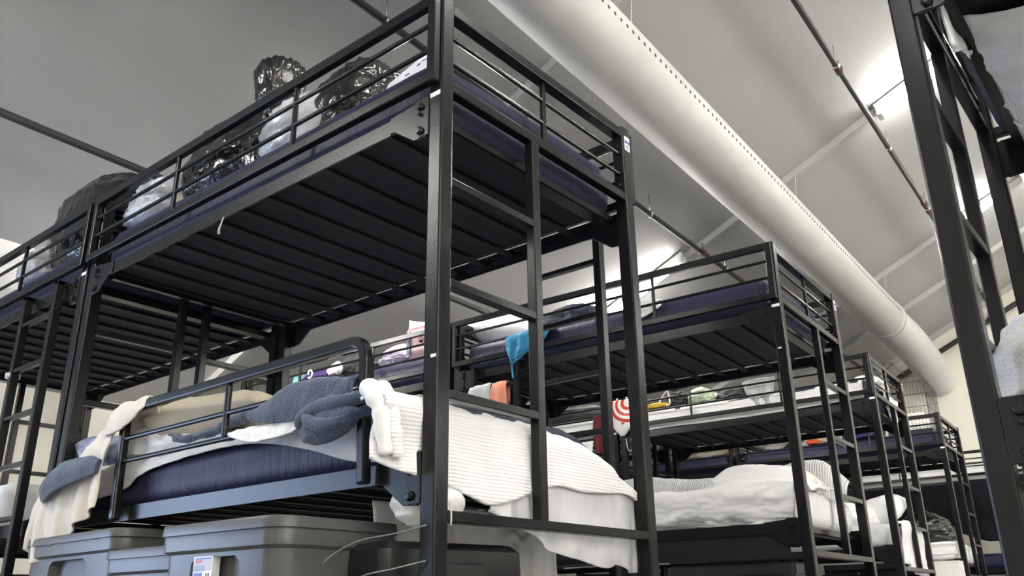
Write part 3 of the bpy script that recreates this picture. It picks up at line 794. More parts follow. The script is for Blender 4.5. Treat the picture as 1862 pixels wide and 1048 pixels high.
# ------------------------------------------------------------------ tubs below the nearest bunk
def tub(label, loc, rz, lx, ly, h, m='tub', sticker=False, group='grey storage tubs under the nearest bunk'):
    """lx across, ly long; corner (-X, -Y) at loc"""
    t = thing('storage_tub', label, 'tub', loc, rz, group)
    cx, cy = lx / 2, ly / 2
    def ring(f, z, r=.05, grow=0): return rrect(lx / 2 * f + grow, ly / 2 * f + grow, r, z, 7, cx, cy)
    body = [ring(.84, 0, .05), ring(.86, .01, .05), ring(.945, h - .074, .055), ring(.945, h - .071, .055, .003), ring(.95, h - .066, .055, .009), ring(.955, h - .022, .055, .010), ring(.955, h - .018, .055, .008)]
    bo = obj('body', MB().loft(body).mesh('body', True), m, t)
    # hand recess in the two long faces
    rec = MB()
    for sx in (-1, 1):
        x = cx + sx * lx / 2 * .935
        rec.loft([[(x + dx, cy + (y - cy) * s_, z) for (y, z) in ((cy - ly * .23, h - .21), (cy + ly * .23, h - .21), (cy + ly * .20, h - .098), (cy + ly * .16, h - .084), (cy - ly * .16, h - .084), (cy - ly * .20, h - .098))] for dx, s_ in ((-.035 if sx < 0 else .035, 1.05), (.03 if sx < 0 else -.03, .9))])
    cut = D.objects.new('cut', rec.mesh('cut')); COL.objects.link(cut)
    md = bo.modifiers.new('recess', 'BOOLEAN'); md.operation = 'DIFFERENCE'; md.solver = 'EXACT'; md.object = cut
    cut.parent = t
    bpy.context.view_layer.update()
    dg = bpy.context.evaluated_depsgraph_get()
    me = D.meshes.new_from_object(bo.evaluated_get(dg))
    bo.modifiers.clear(); bo.data = me
    D.objects.remove(cut)
    es = bo.modifiers.new('split', 'EDGE_SPLIT'); es.split_angle = R(40)
    lid = [ring(.975, h - .028, .06, .004), ring(.975, h - .028, .06, .011), ring(.975, h - .008, .06, .010), ring(.97, h - .002, .055, .008), ring(.93, h, .05), ring(.90, h, .05), ring(.88, h - .012, .05), ring(.5, h - .010, .05)]
    lo = obj('lid', MB().loft(lid).mesh('lid', True), m, t)
    es = lo.modifiers.new('split', 'EDGE_SPLIT'); es.split_angle = R(50)
    if sticker:
        x = cx - lx / 2 * .945
        y0, y1, z0, z1 = .255, .332, h - .134, h - .082
        s_ = obj('sticker', MB().box(x - .002, x + .02, y0, y1, z0, z1).mesh('sticker'), 'label', t); s_['label'] = 'white sticker with blue print'
        def pr_(a0, a1, b0, b1, m_, d=.0028): obj('print', MB().box(x - d, x + .01, y0 + (y1 - y0) * a0, y0 + (y1 - y0) * a1, z0 + (z1 - z0) * b0, z0 + (z1 - z0) * b1).mesh('print'), m_, s_)
        pr_(.06, .94, .36, .94, 'labeltan'); pr_(.5, .94, .06, .28, 'labelblue'); pr_(.4, .95, .34, .62, 'bluegrey', .0032); pr_(.08, .9, .88, .95, 'labelblue', .0032); pr_(.55, .9, .72, .84, 'pink', .0032); pr_(.12, .18, .08, .26, 'ink'); pr_(.24, .30, .08, .26, 'ink')
    return t
tub('grey lidded tub with a white sticker, right of the other grey tubs', (-.235, .255, 0), R(2), .40, .50, .507, sticker=True)
tub('smaller grey lidded tub between two larger grey tubs', (-.13, .80, 0), R(2), .38, .45, .476)
tub('long grey lidded tub at the far left under the hanging cream sheet', (-.095, 1.275, 0), R(-2), .42, .74, .552)
t = thing('footlocker', 'black lidded trunk on the floor behind the near bed post', 'trunk', (-.03, .135, 0), R(-10))
lx, ly, h = .43, .26, .452
def ring2(g, z, r=.03): return rrect(lx / 2 + g, ly / 2 + g, r, z, 5, lx / 2, ly / 2)
for nm, rr in (('body', [ring2(-.03, 0), ring2(-.02, .01), ring2(-.004, h - .10), ring2(-.004, h - .095)]), ('lid', [ring2(.004, h - .09), ring2(.006, h - .085), ring2(.004, h - .02), ring2(-.012, h - .003), ring2(-.03, h), ring2(-.1, h + .004)])):
    q = obj(nm, MB().loft(rr).mesh(nm, True), 'blackplastic', t); es = q.modifiers.new('split', 'EDGE_SPLIT'); es.split_angle = R(40)
obj('latch', MB().box(.13, .30, -.012, .01, h - .135, h - .05).mesh('latch'), 'blackplastic', t, bevel=.004)
for pts, lb in (([(-.003, .02, .478), (-.03, .10, .462), (-.06, .20, .447), (-.09, .28, .40), (-.09, .34, .33), (-.08, .36, .2)], 'upper thin grey cable looping from the near post over the black trunk'),
                ([(-.004, .02, .40), (-.04, .08, .385), (-.075, .16, .368), (-.10, .22, .33), (-.10, .26, .2)], 'lower thin grey cable running from the near post across the black trunk')):
    tag(obj('cable', MB().tube(spline(pts, 40), .0018, 6).mesh('cable', True), 'greycord'), lb, 'cable')
tag(obj('cord', MB().tube(spline([(.062, .01, .533), (.056, .0, .515), (.053, -.004, .50), (.05, -.006, .478)], 16), .0022, 6).mesh('cord', True), 'cord'), 'short white cord tied beside the near post above the bottom bar', 'cord')
tag(obj('cord', MB().tube([(.0, 1.04, 1.575), (-.004, 1.043, 1.55), (-.006, 1.05, 1.53), (-.005, 1.05, 1.512)], [.0025, .0025, .004, .005], 8).mesh('cord', True), 'cord'), 'short white pull cord hanging from the side of the nearest top bed base', 'cord')

# ------------------------------------------------------------------ things on the top of the nearest bunk
TOP = 1.81
BAG = [(0, 0), (.001, .80), (.10, .97), (.35, 1.0), (.65, .85), (.85, .5), (.95, .22), (1, 0)]
NECK = [(0, 0), (.001, .85), (.12, 1.0), (.34, .80), (.44, .22), (.50, .20), (.62, .50), (.85, .72), (.97, .62), (1, 0)]
def on(b, o, p, rz=0): return place(o, b, p, rz)
on(bA, blob('garbage_bag', 'large black garbage bag lying behind the middle of the top rail, nearest bunk', 'bag', 'blackbag', (0, 0, 0), .19, .29, .40, prof=BAG, crumple=.09, sc=5, streak=.35, seed=2), (.25, 1.33, TOP))
on(bA, blob('garbage_bag', 'thin black bag with its open neck standing above the top rail', 'bag', 'blackbag', (0, 0, 0), .12, .12, .50, prof=[(0, 0), (.001, .9), (.2, .95), (.42, .35), (.5, .30), (.7, .66), (.9, .75), (.98, .6), (1, 0)], crumple=.11, sc=5, streak=.35, seed=5), (.20, 1.08, TOP))
on(bA, blob('plastic_bag', 'clear crinkled plastic bag between the two black garbage bags', 'bag', 'clearbag', (0, 0, 0), .16, .20, .30, prof=BAG, crumple=.11, sc=5, streak=.5, seed=7), (.24, .86, TOP), .2)
on(bA, blob('garbage_bag', 'black garbage bag nearest to the tall near post, beside the white papers', 'bag', 'blackbag', (0, 0, 0), .15, .19, .36, prof=BAG, crumple=.13, sc=5, streak=.5, seed=12), (.27, .66, TOP), -.15)
on(bA, blob('plastic_bag', 'white crinkled plastic bag at the far end of the nearest top mattress', 'bag', 'clearbag', (0, 0, 0), .12, .19, .235, prof=BAG, crumple=.18, sc=4, seed=17), (.17, 1.78, TOP))
# leaning papers
t = thing('paper_pile', 'white printed papers leaning at the near corner of the nearest top mattress', 'paper', (0, 0, 0))
on(bA, t, (.15, .27, TOP + .005))
q = obj('paper_sheets', MB().prism([(.16, 0), (.13, .10), (-.07, .165), (-.135, .12), (-.135, 0)], 0, -.012, .012).mesh('paper_sheets'), 'paper', t, bevel=.003); q.rotation_euler = (0, R(12), 0)
q = obj('print', MB().box(-.0135, -.012, -.055, -.02, .118, .122).box(-.0135, -.012, -.015, .0, .108, .116).box(-.0135, -.012, .03, .05, .09, .096).mesh('print'), 'ink', t); q.rotation_euler = (0, R(12), 0)
t = thing('bottle', 'small brown bottle standing behind the white crinkled bag', 'bottle')
on(bA, t, (.30, 1.60, TOP))
obj('bottle_body', MB().tube([(0, 0, 0), (0, 0, .005), (0, 0, .13), (0, 0, .16), (0, 0, .20)], [.028, .033, .033, .014, .013], 16).mesh('bottle_body', True), 'brown', t)
obj('cap', MB().tube([(0, 0, .198), (0, 0, .225)], .016, 14).mesh('cap', True), 'orange', t)
on(bA, blob('cloth_bundle', 'small tan cloth bundle between the white bag and the black bag', 'cloth', 'tan', (0, 0, 0), .06, .07, .14, crumple=.15, seed=3), (.16, 1.58, TOP))

# left bunk
on(bA1, blob('garbage_bag', 'huge rounded black garbage bag on top of the bunk at the left edge', 'bag', 'blackbag', (0, 0, 0), .22, .37, .50, prof=[(0, 0), (.001, .75), (.12, .93), (.4, 1.0), (.7, .93), (.9, .66), (.97, .4), (1, 0)], crumple=.06, sc=6, streak=.3, seed=21), (.28, .46, TOP))
on(bA1, blob('plastic_bag', 'bluish clear plastic bag below the huge black bag', 'bag', 'clearbag', (0, 0, 0), .09, .12, .20, prof=BAG, crumple=.2, sc=4, seed=23), (.12, .78, TOP))
o = pillow('white pillow leaning on the rail at the left picture edge', 'white', (0, 0, 0), .40, .50, .15, (R(70), 0, R(10)), 4); on(bA1, o, (.18, 1.36, TOP + .20))
tag(obj('tape', MB().tube([(-.022, 2.562, 1.262), (-.022, 2.562, 1.282)], .030, 14).mesh('tape', True), 'cord'), 'pale tape wrapped around the left ladder stile', 'tape')

# ------------------------------------------------------------------ second bunk
o = pillow('plump white pillow on the second top mattress, left of the blue cloth', 'white', (0, 0, 0), .46, .62, .20, (R(14), R(-8), 0), 6); on(bB, o, (.36, 1.76, TOP + .12))
t = thing('cloth', 'bright blue cloth hanging to a point over the second bunk guard rail', 'cloth', (0, 0, 0))
def local_sheet(t, name, rows, m, **kw): return sheet(name, rows, m, parent=t, **kw)
local_sheet(t, 'cloth_panel', [[(.18, 1.60, 1.80), (.18, 1.50, 1.81), (.18, 1.40, 1.82), (.18, 1.30, 1.80)], [(.02, 1.60, 1.795), (.02, 1.50, 1.80), (.02, 1.40, 1.805), (.02, 1.31, 1.80)],
                               [(-.037, 1.61, 1.765), (-.04, 1.52, 1.77), (-.04, 1.42, 1.775), (-.037, 1.285, 1.79)], [(-.046, 1.60, 1.69), (-.05, 1.53, 1.69), (-.05, 1.44, 1.69), (-.045, 1.34, 1.71)],
                               [(-.045, 1.575, 1.615), (-.048, 1.55, 1.60), (-.048, 1.53, 1.605), (-.045, 1.50, 1.64)]], 'teal', nu=50, nv=50, wr=.012, sc=11, seed=2, solid=.003, fold=.010, nfold=3)
obj('drawstring', MB().tube(spline([(-.046, 1.555, 1.61), (-.05, 1.552, 1.57), (-.052, 1.546, 1.53), (-.052, 1.548, 1.515)], 14), .005, 8).mesh('drawstring', True), 'teal', t)
on(bB, t, (0, 0, 0))
on(bB, blob('cloth_bundle', 'dark navy clothes heap right of the blue cloth', 'cloth', 'navycloth', (0, 0, 0), .17, .21, .20, e=2, crumple=.2, sc=2.6, seed=4), (.36, 1.36, TOP), .1)
o = sheet('bed_sheet', [[(.75, 1.12, 1.80), (.75, .90, 1.84), (.75, .7, 1.85), (.75, .45, 1.80)], [(.45, 1.14, 1.80), (.45, .92, 1.875), (.45, .70, 1.88), (.45, .46, 1.82)], [(.22, 1.14, 1.795), (.22, .92, 1.835), (.22, .72, 1.835), (.22, .47, 1.80)], [(.12, 1.13, 1.785), (.12, .92, 1.79), (.12, .72, 1.79), (.12, .52, 1.787)]],
          'white', 60, 40, .022, 7, seed=12); on(bB, o, (0, 0, .03)); tag(o, 'rumpled white sheets on the second top mattress below the bright lamp', 'sheet')
o = sheet('cloth', [[(.14, .84, 1.79), (.14, .74, 1.80), (.14, .64, 1.79)], [(.03, .83, 1.79), (.02, .74, 1.80), (.03, .65, 1.79)], [(.018, .83, 1.755), (.012, .74, 1.765), (.02, .63, 1.75)], [(.022, .80, 1.70), (.012, .73, 1.70), (.022, .64, 1.735)]], 'white', 40, 30, .010, 12, seed=14)
on(bB, o, (0, 0, .03)); tag(o, 'small white shirt corner hanging at the second guard rail post', 'cloth')
# shirts on the second bunk's side ladder
def hung(b, label, m, y0, y1, zt, zb0, zb1, x=-.048, seed=0, flare=.04):
    ya, yb = y0, y1
    o = sheet('hung_shirt', [[(-.006, ya, zt - .12), (-.006, (ya + yb) / 2, zt - .12), (-.006, yb, zt - .12)], [(-.008, ya, zt - .02), (-.008, (ya + yb) / 2, zt - .015), (-.008, yb, zt - .02)], [(-.024, ya, zt + .008), (-.024, (ya + yb) / 2, zt + .012), (-.024, yb, zt + .006)], [(x, ya + flare * .2, zt - .02), (x - .004, (ya + yb) / 2, zt - .015), (x, yb, zt - .02)],
                            [(x - .004, ya + flare * .7, (zt + zb0) / 2), (x - .012, (ya + yb) / 2, (zt + zb0) / 2), (x - .004, yb - .01, (zt + zb1) / 2)], [(x - .002, ya + flare, zb0), (x - .01, (ya + yb) / 2, (zb0 + zb1) / 2), (x - .002, yb - .02, zb1)]], m, 44, 44, .007, 8, stretch=(1, 1.5, .5), fold=.004, nfold=1.5, seed=seed, solid=.006)
    on(b, o, (0, 0, 0)); return tag(o, label, 'shirt')
hung(bB, 'light grey shirt hanging over a ladder rung behind the near post', 'grey', 1.86, 1.71, 1.51, 1.22, 1.18, seed=3, flare=.07)
hung(bB, 'salmon orange shirt hanging beside the grey shirt on the ladder rung', 'salmon', 1.70, 1.60, 1.508, 1.30, 1.22, seed=5, flare=.02)
hung(bB, 'mint green cloth hanging below the salmon shirt', 'mint', 1.71, 1.60, 1.30, 1.15, 1.15, x=-.05, seed=6, flare=.02)
# bedding on the second lower bunk
rows = [[(.05, y, .64) for y in (1.6, 1.2, .9, .6, .3, .09)], [(.022, y, z) for y, z in zip((1.6, 1.2, .9, .6, .3, .06), (.70, .70, .71, .71, .71, .70))], [(.05, y, z) for y, z in zip((1.6, 1.2, .9, .6, .3, .05), (.78, .79, .80, .79, .82, .80))], [(.30, y, z) for y, z in zip((1.6, 1.2, .9, .6, .3, .05), (.82, .83, .83, .83, .87, .80))], [(.65, y, z) for y, z in zip((1.6, 1.2, .9, .6, .3, .05), (.83, .84, .84, .84, .90, .82))]]
o = sheet('bed_sheet', rows, 'white', 130, 70, .022, 7, (1.2, .6, 1.5), seed=16); on(bB, o, (0, 0, 0)); tag(o, 'white rumpled sheet with folds over the side of the second lower bunk', 'sheet')
rows = [[(.99, y, z) for y, z in zip((1.7, 1.3, 1.0, .7, .45, .20, .07), (1.0, 1.03, .99, .985, 1.0, 1.02, .90))], [(.92, y, z) for y, z in zip((1.7, 1.3, 1.0, .7, .45, .20, .05), (1.0, 1.035, .995, .99, 1.01, 1.03, .90))], [(.86, y, z) for y, z in zip((1.7, 1.3, 1.0, .7, .45, .20, .05), (.95, .97, .94, .94, .95, .97, .86))], [(.82, y, .80) for y in (1.7, 1.3, 1.0, .7, .45, .20, .05)]]
o = sheet('blanket', rows, 'ribbed', 90, 40, .010, 5, seed=18, solid=.012); on(bB, o, (0, 0, 0)); tag(o, 'white ribbed blanket standing up along the back of the second lower bunk', 'blanket')
o = pillow('white pillow at the near end of the second lower bunk', 'white', (0, 0, 0), .50, .42, .16, (R(10), R(-8), 0), 8); on(bB, o, (.45, .32, .87))
t = thing('storage_box', 'dark box on the floor under the second lower bunk', 'box', (0, 0, 0)); on(bB, t, (.02, .10, 0))
obj('box_body', MB().loft([rrect(.20, .30, .02, 0, 4, .2, .3), rrect(.20, .30, .02, .42, 4, .2, .3)]).mesh('box_body'), 'blackplastic', t)
obj('box_lid', MB().loft([rrect(.21, .31, .02, .42, 4, .2, .3), rrect(.21, .31, .02, .46, 4, .2, .3), rrect(.19, .29, .02, .47, 4, .2, .3)]).mesh('box_lid'), 'blackplastic', t)
o = sheet('cloth', [[(.10, 1.3, .52), (.10, 1.0, .52), (.10, .70, .52)], [(.04, 1.3, .52), (.04, 1.0, .525), (.04, .70, .515)], [(.03, 1.3, .48), (.03, 1.0, .485), (.03, .70, .48)]], 'white', 30, 16, .006, 8, seed=3); on(bB, o, (0, 0, 0)); tag(o, 'flat white cloth under the second lower bunk base', 'cloth')

# ------------------------------------------------------------------ bunk behind the nearest one: clutter on its top mattress
t = thing('tote_bag', 'pink and blue printed bag standing behind the tall near post', 'bag', (0, 0, 0)); on(bB1, t, (.10, .27, TOP))
obj('bag_body', MB().loft([rrect(.05, .135, .03, 0), rrect(.06, .15, .035, .05), rrect(.055, .15, .03, .15), rrect(.03, .148, .015, .205)]).mesh('bag_body', True), 'palepink', t)
obj('bag_band', MB().box(-.064, -.05, .105, .135, .012, .19).mesh('bag_band'), 'bluegrey', t)
obj('bag_top', MB().box(-.036, .036, -.151, .151, .185, .212).mesh('bag_top'), 'pink', t)
obj('lettering', MB().box(-.0665, -.06, .098, .104, .03, .18).box(-.0665, -.06, .112, .118, .025, .05).box(-.0665, -.06, .120, .127, .06, .085).box(-.0665, -.06, .112, .118, .095, .12).mesh('lettering'), 'ink', t)
for k, (y, z) in enumerate(((.03, .14), (.01, .10), (.035, .075), (.0, .155))):
    obj('motif', MB().loft([[(-.066 + dx, y + r * math.cos(a), z + r * .8 * math.sin(a)) for a in [i * math.pi / 5 for i in range(10)]] for dx, r in ((0, .012), (.008, .014))]).mesh('motif', True), 'maroon', t)
t = thing('folded_card', 'white folded card with faint drawing sticking up behind the pink bag', 'card', (0, 0, 0)); on(bB1, t, (.30, .43, TOP + .07))
q = obj('card_sheet', MB().prism([(-.24, -.07), (.20, -.07), (.28, .36), (.25, .345), (-.24, .20)], 0, -.002, .002).mesh('card_sheet'), 'card', t); q.rotation_euler = (0, R(14), 0)
q = obj('drawing', MB().tube(spline([(-.004, .02, .255), (-.004, .04, .275), (-.004, .07, .27), (-.004, .05, .24)], 14), .0016, 5).tube(spline([(-.004, .16, .22), (-.004, .18, .25), (-.004, .20, .235), (-.004, .17, .23)], 12), .0016, 5).mesh('drawing', True), 'ink', t); q.rotation_euler = (0, R(14), 0)
on(bB1, blob('plastic_bag', 'lilac plastic bag left of the pink printed bag', 'bag', 'lilacbag', (0, 0, 0), .14, .16, .175, crumple=.16, sc=3.6, seed=31), (.24, .60, TOP))
on(bB1, blob('cloth_bundle', 'small dark cloth left of the lilac bag', 'cloth', 'darkcloth', (0, 0, 0), .09, .12, .10, crumple=.2, sc=3, seed=33), (.20, .86, TOP))
on(bB1, blob('cloth_bundle', 'dark crumpled clothes behind the low guard rail corner', 'cloth', 'darkcloth', (0, 0, 0), .12, .17, .20, crumple=.28, sc=3.4, seed=35), (.30, 1.10, TOP))
on(bB1, blob('cloth_bundle', 'purple cloth beside the white shoe', 'cloth', 'purple', (0, 0, 0), .08, .14, .10, crumple=.25, sc=3, seed=37), (.14, 1.33, TOP))
# shoe
t = thing('shoe', 'white shoe with a black sole among the clothes behind the low guard rail', 'shoe', (0, 0, 0)); on(bB1, t, (.12, 1.20, TOP), R(70))
sec = lambda x, w, h: [(x, w * math.cos(a), max(0, h * (.5 + .5 * math.sin(a)))) for a in [2 * math.pi * k / 16 for k in range(16)]]
obj('upper', MB().loft([sec(-.13, .02, .09), sec(-.12, .035, .10), sec(-.07, .038, .10), sec(-.02, .04, .085), (sec(.05, .045, .06)), sec(.11, .04, .045), sec(.135, .015, .03)]).mesh('upper', True), 'white', t, loc=(0, 0, .018))
obj('sole', MB().loft([rrect(.13, .036, .034, 0), rrect(.138, .042, .038, .006), rrect(.138, .042, .038, .022)]).mesh('sole', True), 'blackplastic', t)
o = tag(obj('booklet', MB().prism([(-.08, 0), (.08, 0), (.05, .09), (-.06, .10)], 0, -.004, .004).mesh('booklet'), 'mint'), 'mint green booklet corner behind the low guard rail', 'booklet'); on(bB1, o, (.10, 1.52, TOP))
t = thing('hook_hanger', 'white plastic hook hanging on the rail above the purple cloth', 'hook', (0, 0, 0)); on(bB1, t, (-.02, 1.26, 1.86))
obj('ring', MB().tube([(0, .022 * math.cos(a), -.02 + .028 * math.sin(a)) for a in [2 * math.pi * k / 16 for k in range(15)]], .007, 8).mesh('ring', True), 'white', t)

# ------------------------------------------------------------------ third bunk
t = thing('carrier_bag', 'white carrier bag with red concentric rings hanging from a bunk corner', 'bag', (0, 0, 0))
bgm, nt, p = nodes('ringed_bag')
tc = nt.nodes.new('ShaderNodeTexCoord'); mp = nt.nodes.new('ShaderNodeVectorMath'); mp.operation = 'SUBTRACT'; mp.inputs[1].default_value = (0, 1.905, 1.875)
ml = nt.nodes.new('ShaderNodeVectorMath'); ml.operation = 'MULTIPLY'; ml.inputs[1].default_value = (0, 1, 1)
ln = nt.nodes.new('ShaderNodeVectorMath'); ln.operation = 'LENGTH'
cr = nt.nodes.new('ShaderNodeValToRGB'); cr.color_ramp.interpolation = 'CONSTANT'
el = cr.color_ramp.elements
el[0].position = 0; el[0].color = (.75, .73, .71, 1); el[1].position = .045; el[1].color = (.50, .03, .015, 1)
for pz, c in ((.072, 0), (.098, 1), (.122, 0), (.148, 1), (.172, 0)):
    e = el.new(pz); e.color = (.50, .03, .015, 1) if c else (.75, .73, .71, 1)
nt.links.new(tc.outputs['Object'], mp.inputs[0]); nt.links.new(mp.outputs[0], ml.inputs[0]); nt.links.new(ml.outputs[0], ln.inputs[0]); nt.links.new(ln.outputs['Value'], cr.inputs[0]); nt.links.new(cr.outputs[0], p.inputs['Base Color'])
p.inputs['Roughness'].default_value = .35
local_sheet(t, 'bag_front', [[(-.035, 2.09, 1.90), (-.04, 2.02, 1.90), (-.04, 1.93, 1.90), (-.035, 1.86, 1.90)], [(-.05, 2.09, 1.83), (-.065, 2.02, 1.83), (-.065, 1.93, 1.83), (-.05, 1.86, 1.83)], [(-.055, 2.075, 1.74), (-.085, 2.01, 1.74), (-.085, 1.94, 1.74), (-.055, 1.865, 1.74)], [(-.05, 2.06, 1.67), (-.075, 2.01, 1.64), (-.075, 1.96, 1.65), (-.05, 1.88, 1.68)], [(-.04, 2.03, 1.645), (-.05, 2.0, 1.60), (-.05, 1.97, 1.605), (-.04, 1.93, 1.64)]], bgm, nu=40, nv=40, wr=.005, sc=8, seed=4, solid=.004)
local_sheet(t, 'bag_back', [[(-.031, 2.09, 1.90), (-.031, 1.97, 1.90), (-.031, 1.86, 1.90)], [(-.031, 2.075, 1.74), (-.031, 1.97, 1.74), (-.031, 1.865, 1.74)], [(-.034, 2.03, 1.645), (-.034, 1.98, 1.60), (-.034, 1.93, 1.64)]], 'card', nu=20, nv=20, wr=.003, sc=8, seed=5, solid=.004)
obj('handle', MB().tube(spline([(-.035, 2.03, 1.89), (-.036, 2.0, 1.95), (-.03, 1.975, 1.962), (-.034, 1.95, 1.95), (-.036, 1.92, 1.89)], 20), .006, 8).mesh('handle', True), 'card', t)
obj('print', MB().prism([(1.94, 1.70), (1.97, 1.70), (1.955, 1.682)], 0, -.0925, -.084).mesh('print'), 'red', t)
on(bC, t, (0, 0, 0))
tag(on(bC, obj('wire_loop', MB().tube(spline([(-.02, 1.965, 1.58), (-.022, 1.955, 1.50), (-.022, 1.935, 1.47), (-.022, 1.915, 1.50), (-.02, 1.92, 1.575)], 24), .0035, 6).mesh('wire_loop', True), 'cord'), (0, 0, 0)), 'thin pale wire loop below the red ringed bag', 'wire')
on(bC, blob('cloth_bundle', 'yellow folded cloth beside the white hanger on the third bunk', 'cloth', 'yellow', (0, 0, 0), .06, .10, .05, crumple=.12, seed=41), (.10, 1.72, TOP))
t = thing('clothes_hanger', 'white plastic hanger propped on the third top mattress', 'hanger', (0, 0, 0)); on(bC, t, (.07, 1.65, TOP))
obj('hanger_bow', MB().tube(spline([(0, .07, .01), (0, .06, .02), (0, -.02, .115), (0, -.045, .12), (0, -.05, .09), (0, -.055, .02), (0, 0, .012), (0, .07, .008)], 40), .007, 8).mesh('hanger_bow', True), 'card', t)
on(bC, blob('cloth_bundle', 'black patterned bundle between the hanger and the green bag', 'cloth', 'darkcloth', (0, 0, 0), .10, .09, .14, crumple=.3, sc=4, seed=43), (.22, 1.57, TOP))
on(bC, blob('plastic_bag', 'pale green plastic bag on the third top mattress', 'bag', 'greenbag', (0, 0, 0), .10, .10, .15, prof=BAG, crumple=.12, sc=3, seed=45), (.20, 1.37, TOP))
on(bC, blob('plastic_bag', 'clear plastic bag behind the pale green bag', 'bag', 'clearbag', (0, 0, 0), .13, .16, .22, prof=BAG, crumple=.15, sc=3, seed=46), (.50, 1.50, TOP))
on(bC, blob('cloth_bundle', 'charcoal clothes heap right of the pale green bag', 'cloth', 'darkcloth', (0, 0, 0), .16, .20, .14, crumple=.15, sc=2.6, seed=47), (.36, 1.08, TOP))
o = sheet('cloth', [[(.10, .98, 1.91), (.10, .86, 1.915), (.10, .72, 1.915)], [(.06, .97, 1.90), (.05, .85, 1.91), (.06, .71, 1.91)], [(.03, .93, 1.80), (.02, .82, 1.80), (.03, .72, 1.80)], [(.03, .88, 1.71), (.022, .80, 1.70), (.03, .72, 1.69)]], 'grey', 36, 30, .008, 7, fold=.01, nfold=2, seed=21, solid=.008)
on(bC, o, (0, 0, 0)); tag(o, 'grey cloth hanging at the rail of the third top bunk', 'cloth')
on(bC, blob('plastic_bag', 'white plastic bag lying at the aisle end of the third top mattress', 'bag', 'card', (0, 0, 0), .22, .12, .13, crumple=.15, sc=3, seed=49), (.66, .18, TOP))
o = sheet('cloth', [[(.45, .10, 1.78), (.62, .10, 1.80), (.85, .10, 1.78)], [(.45, .035, 1.77), (.62, .035, 1.79), (.85, .035, 1.77)], [(.50, .048, 1.69), (.65, .048, 1.69), (.86, .048, 1.69)], [(.62, .05, 1.60), (.72, .05, 1.585), (.86, .05, 1.60)]], 'white', 36, 30, .012, 7, fold=.012, nfold=2, seed=22)
on(bC, o, (0, 0, 0)); tag(o, 'white cloth hanging over the aisle end of the third top bunk', 'cloth')
on(bC, blob('bedding_heap', 'white blanket heap on the third lower bunk, left of its front post', 'blanket', 'white', (0, 0, 0), .22, .30, .20, crumple=.12, sc=2.4, seed=51), (.30, .50, .78))
o = pillow('white pillow on the third lower bunk beside its front post', 'white', (0, 0, 0), .50, .45, .18, (R(-15), R(-10), 0), 11); on(bC, o, (.50, .26, .90))
on(bC, blob('cloth_bundle', 'green cloth behind the white pillow on the third lower bunk', 'cloth', 'green', (0, 0, 0), .10, .12, .10, crumple=.25, sc=3, seed=53), (.72, .48, .92))
o = sheet('bed_sheet', [[(.30, .06, .82), (.5, .06, .84), (.72, .06, .82), (.93, .06, .78)], [(.30, .028, .80), (.5, .028, .82), (.72, .028, .80), (.94, .028, .76)], [(.30, .045, .68), (.5, .045, .68), (.72, .045, .66), (.95, .045, .62)], [(.30, .05, .55), (.5, .05, .52), (.72, .05, .47), (.95, .05, .46)]], 'white', 60, 40, .014, 5, fold=.018, nfold=4, seed=25)
on(bC, o, (0, 0, 0)); tag(o, 'white sheet hanging over the aisle end of the third lower bunk', 'sheet')
sy = (1.96, 1.6, 1.2, .8, .4, .08)
o = sheet('bed_sheet', [[(.9, y, 1.790) for y in sy], [(.5, y, 1.798) for y in sy], [(.10, y, 1.794) for y in sy], [(.034, y, 1.77) for y in sy], [(.022, y, 1.70) for y in sy], [(.024, y, z) for y, z in zip(sy, (1.625, 1.635, 1.63, 1.63, 1.64, 1.65))]], 'white', 90, 40, .008, 5, (1, .5, 2), seed=37, solid=.004)
on(bC, o, (0, 0, 0)); tag(o, 'white sheet covering the third top mattress and its side', 'sheet')
# corner items behind the second bunk
on(bC1, blob('garbage_bag', 'dark folded bundle on the far top mattress left of the red ringed bag', 'bag', 'darkcloth', (0, 0, 0), .16, .34, .16, crumple=.10, sc=3, seed=55), (.22, .52, TOP))
o = sheet('cloth', [[(-.01, .75, 1.60), (-.01, .50, 1.60), (-.01, .22, 1.60)], [(-.03, .75, 1.56), (-.03, .50, 1.56), (-.03, .22, 1.57)], [(-.03, .73, 1.40), (-.03, .50, 1.40), (-.03, .24, 1.41)], [(-.03, .70, 1.28), (-.03, .50, 1.27), (-.03, .26, 1.28)]], 'white', 40, 30, .008, 6, fold=.012, nfold=4, seed=31)
on(bC1, o, (0, 0, 0)); tag(o, 'white cloth hanging below the far top bunk base, left of the red ringed bag', 'cloth')
o = sheet('cloth', [[(-.03, .20, 1.80), (-.035, .15, 1.80), (-.03, .10, 1.80)], [(-.035, .21, 1.66), (-.04, .15, 1.66), (-.035, .10, 1.66)], [(-.03, .20, 1.50), (-.035, .15, 1.48), (-.03, .11, 1.50)]], mat('dark_red_cloth', (.11, .012, .018), .85), 20, 30, .006, 8, fold=.008, nfold=2, seed=33)
on(bC1, o, (0, 0, 0)); tag(o, 'dark red cloth hanging beside the far bunk corner', 'cloth')
o = pillow('white pillow on the far lower tier seen under the third top bunk', 'white', (0, 0, 0), .5, .6, .18, (0, R(-5), 0), 13); on(bD1, o, (.35, .45, .87))
on(bD1, blob('cloth_bundle', 'tan clothes on the far top mattress seen under the third bunk', 'cloth', 'tan', (0, 0, 0), .12, .25, .10, crumple=.25, seed=57), (.25, .35, TOP))
on(bD, blob('cloth_bundle', 'orange wrapper on the farthest top mattress', 'wrapper', 'orange', (0, 0, 0), .05, .06, .06, crumple=.2, seed=58), (.08, 1.22, TOP))
on(bD, blob('cloth_bundle', 'tan folded cloth beside the orange wrapper', 'cloth', 'tan', (0, 0, 0), .06, .12, .05, crumple=.2, seed=59), (.10, 1.05, TOP))
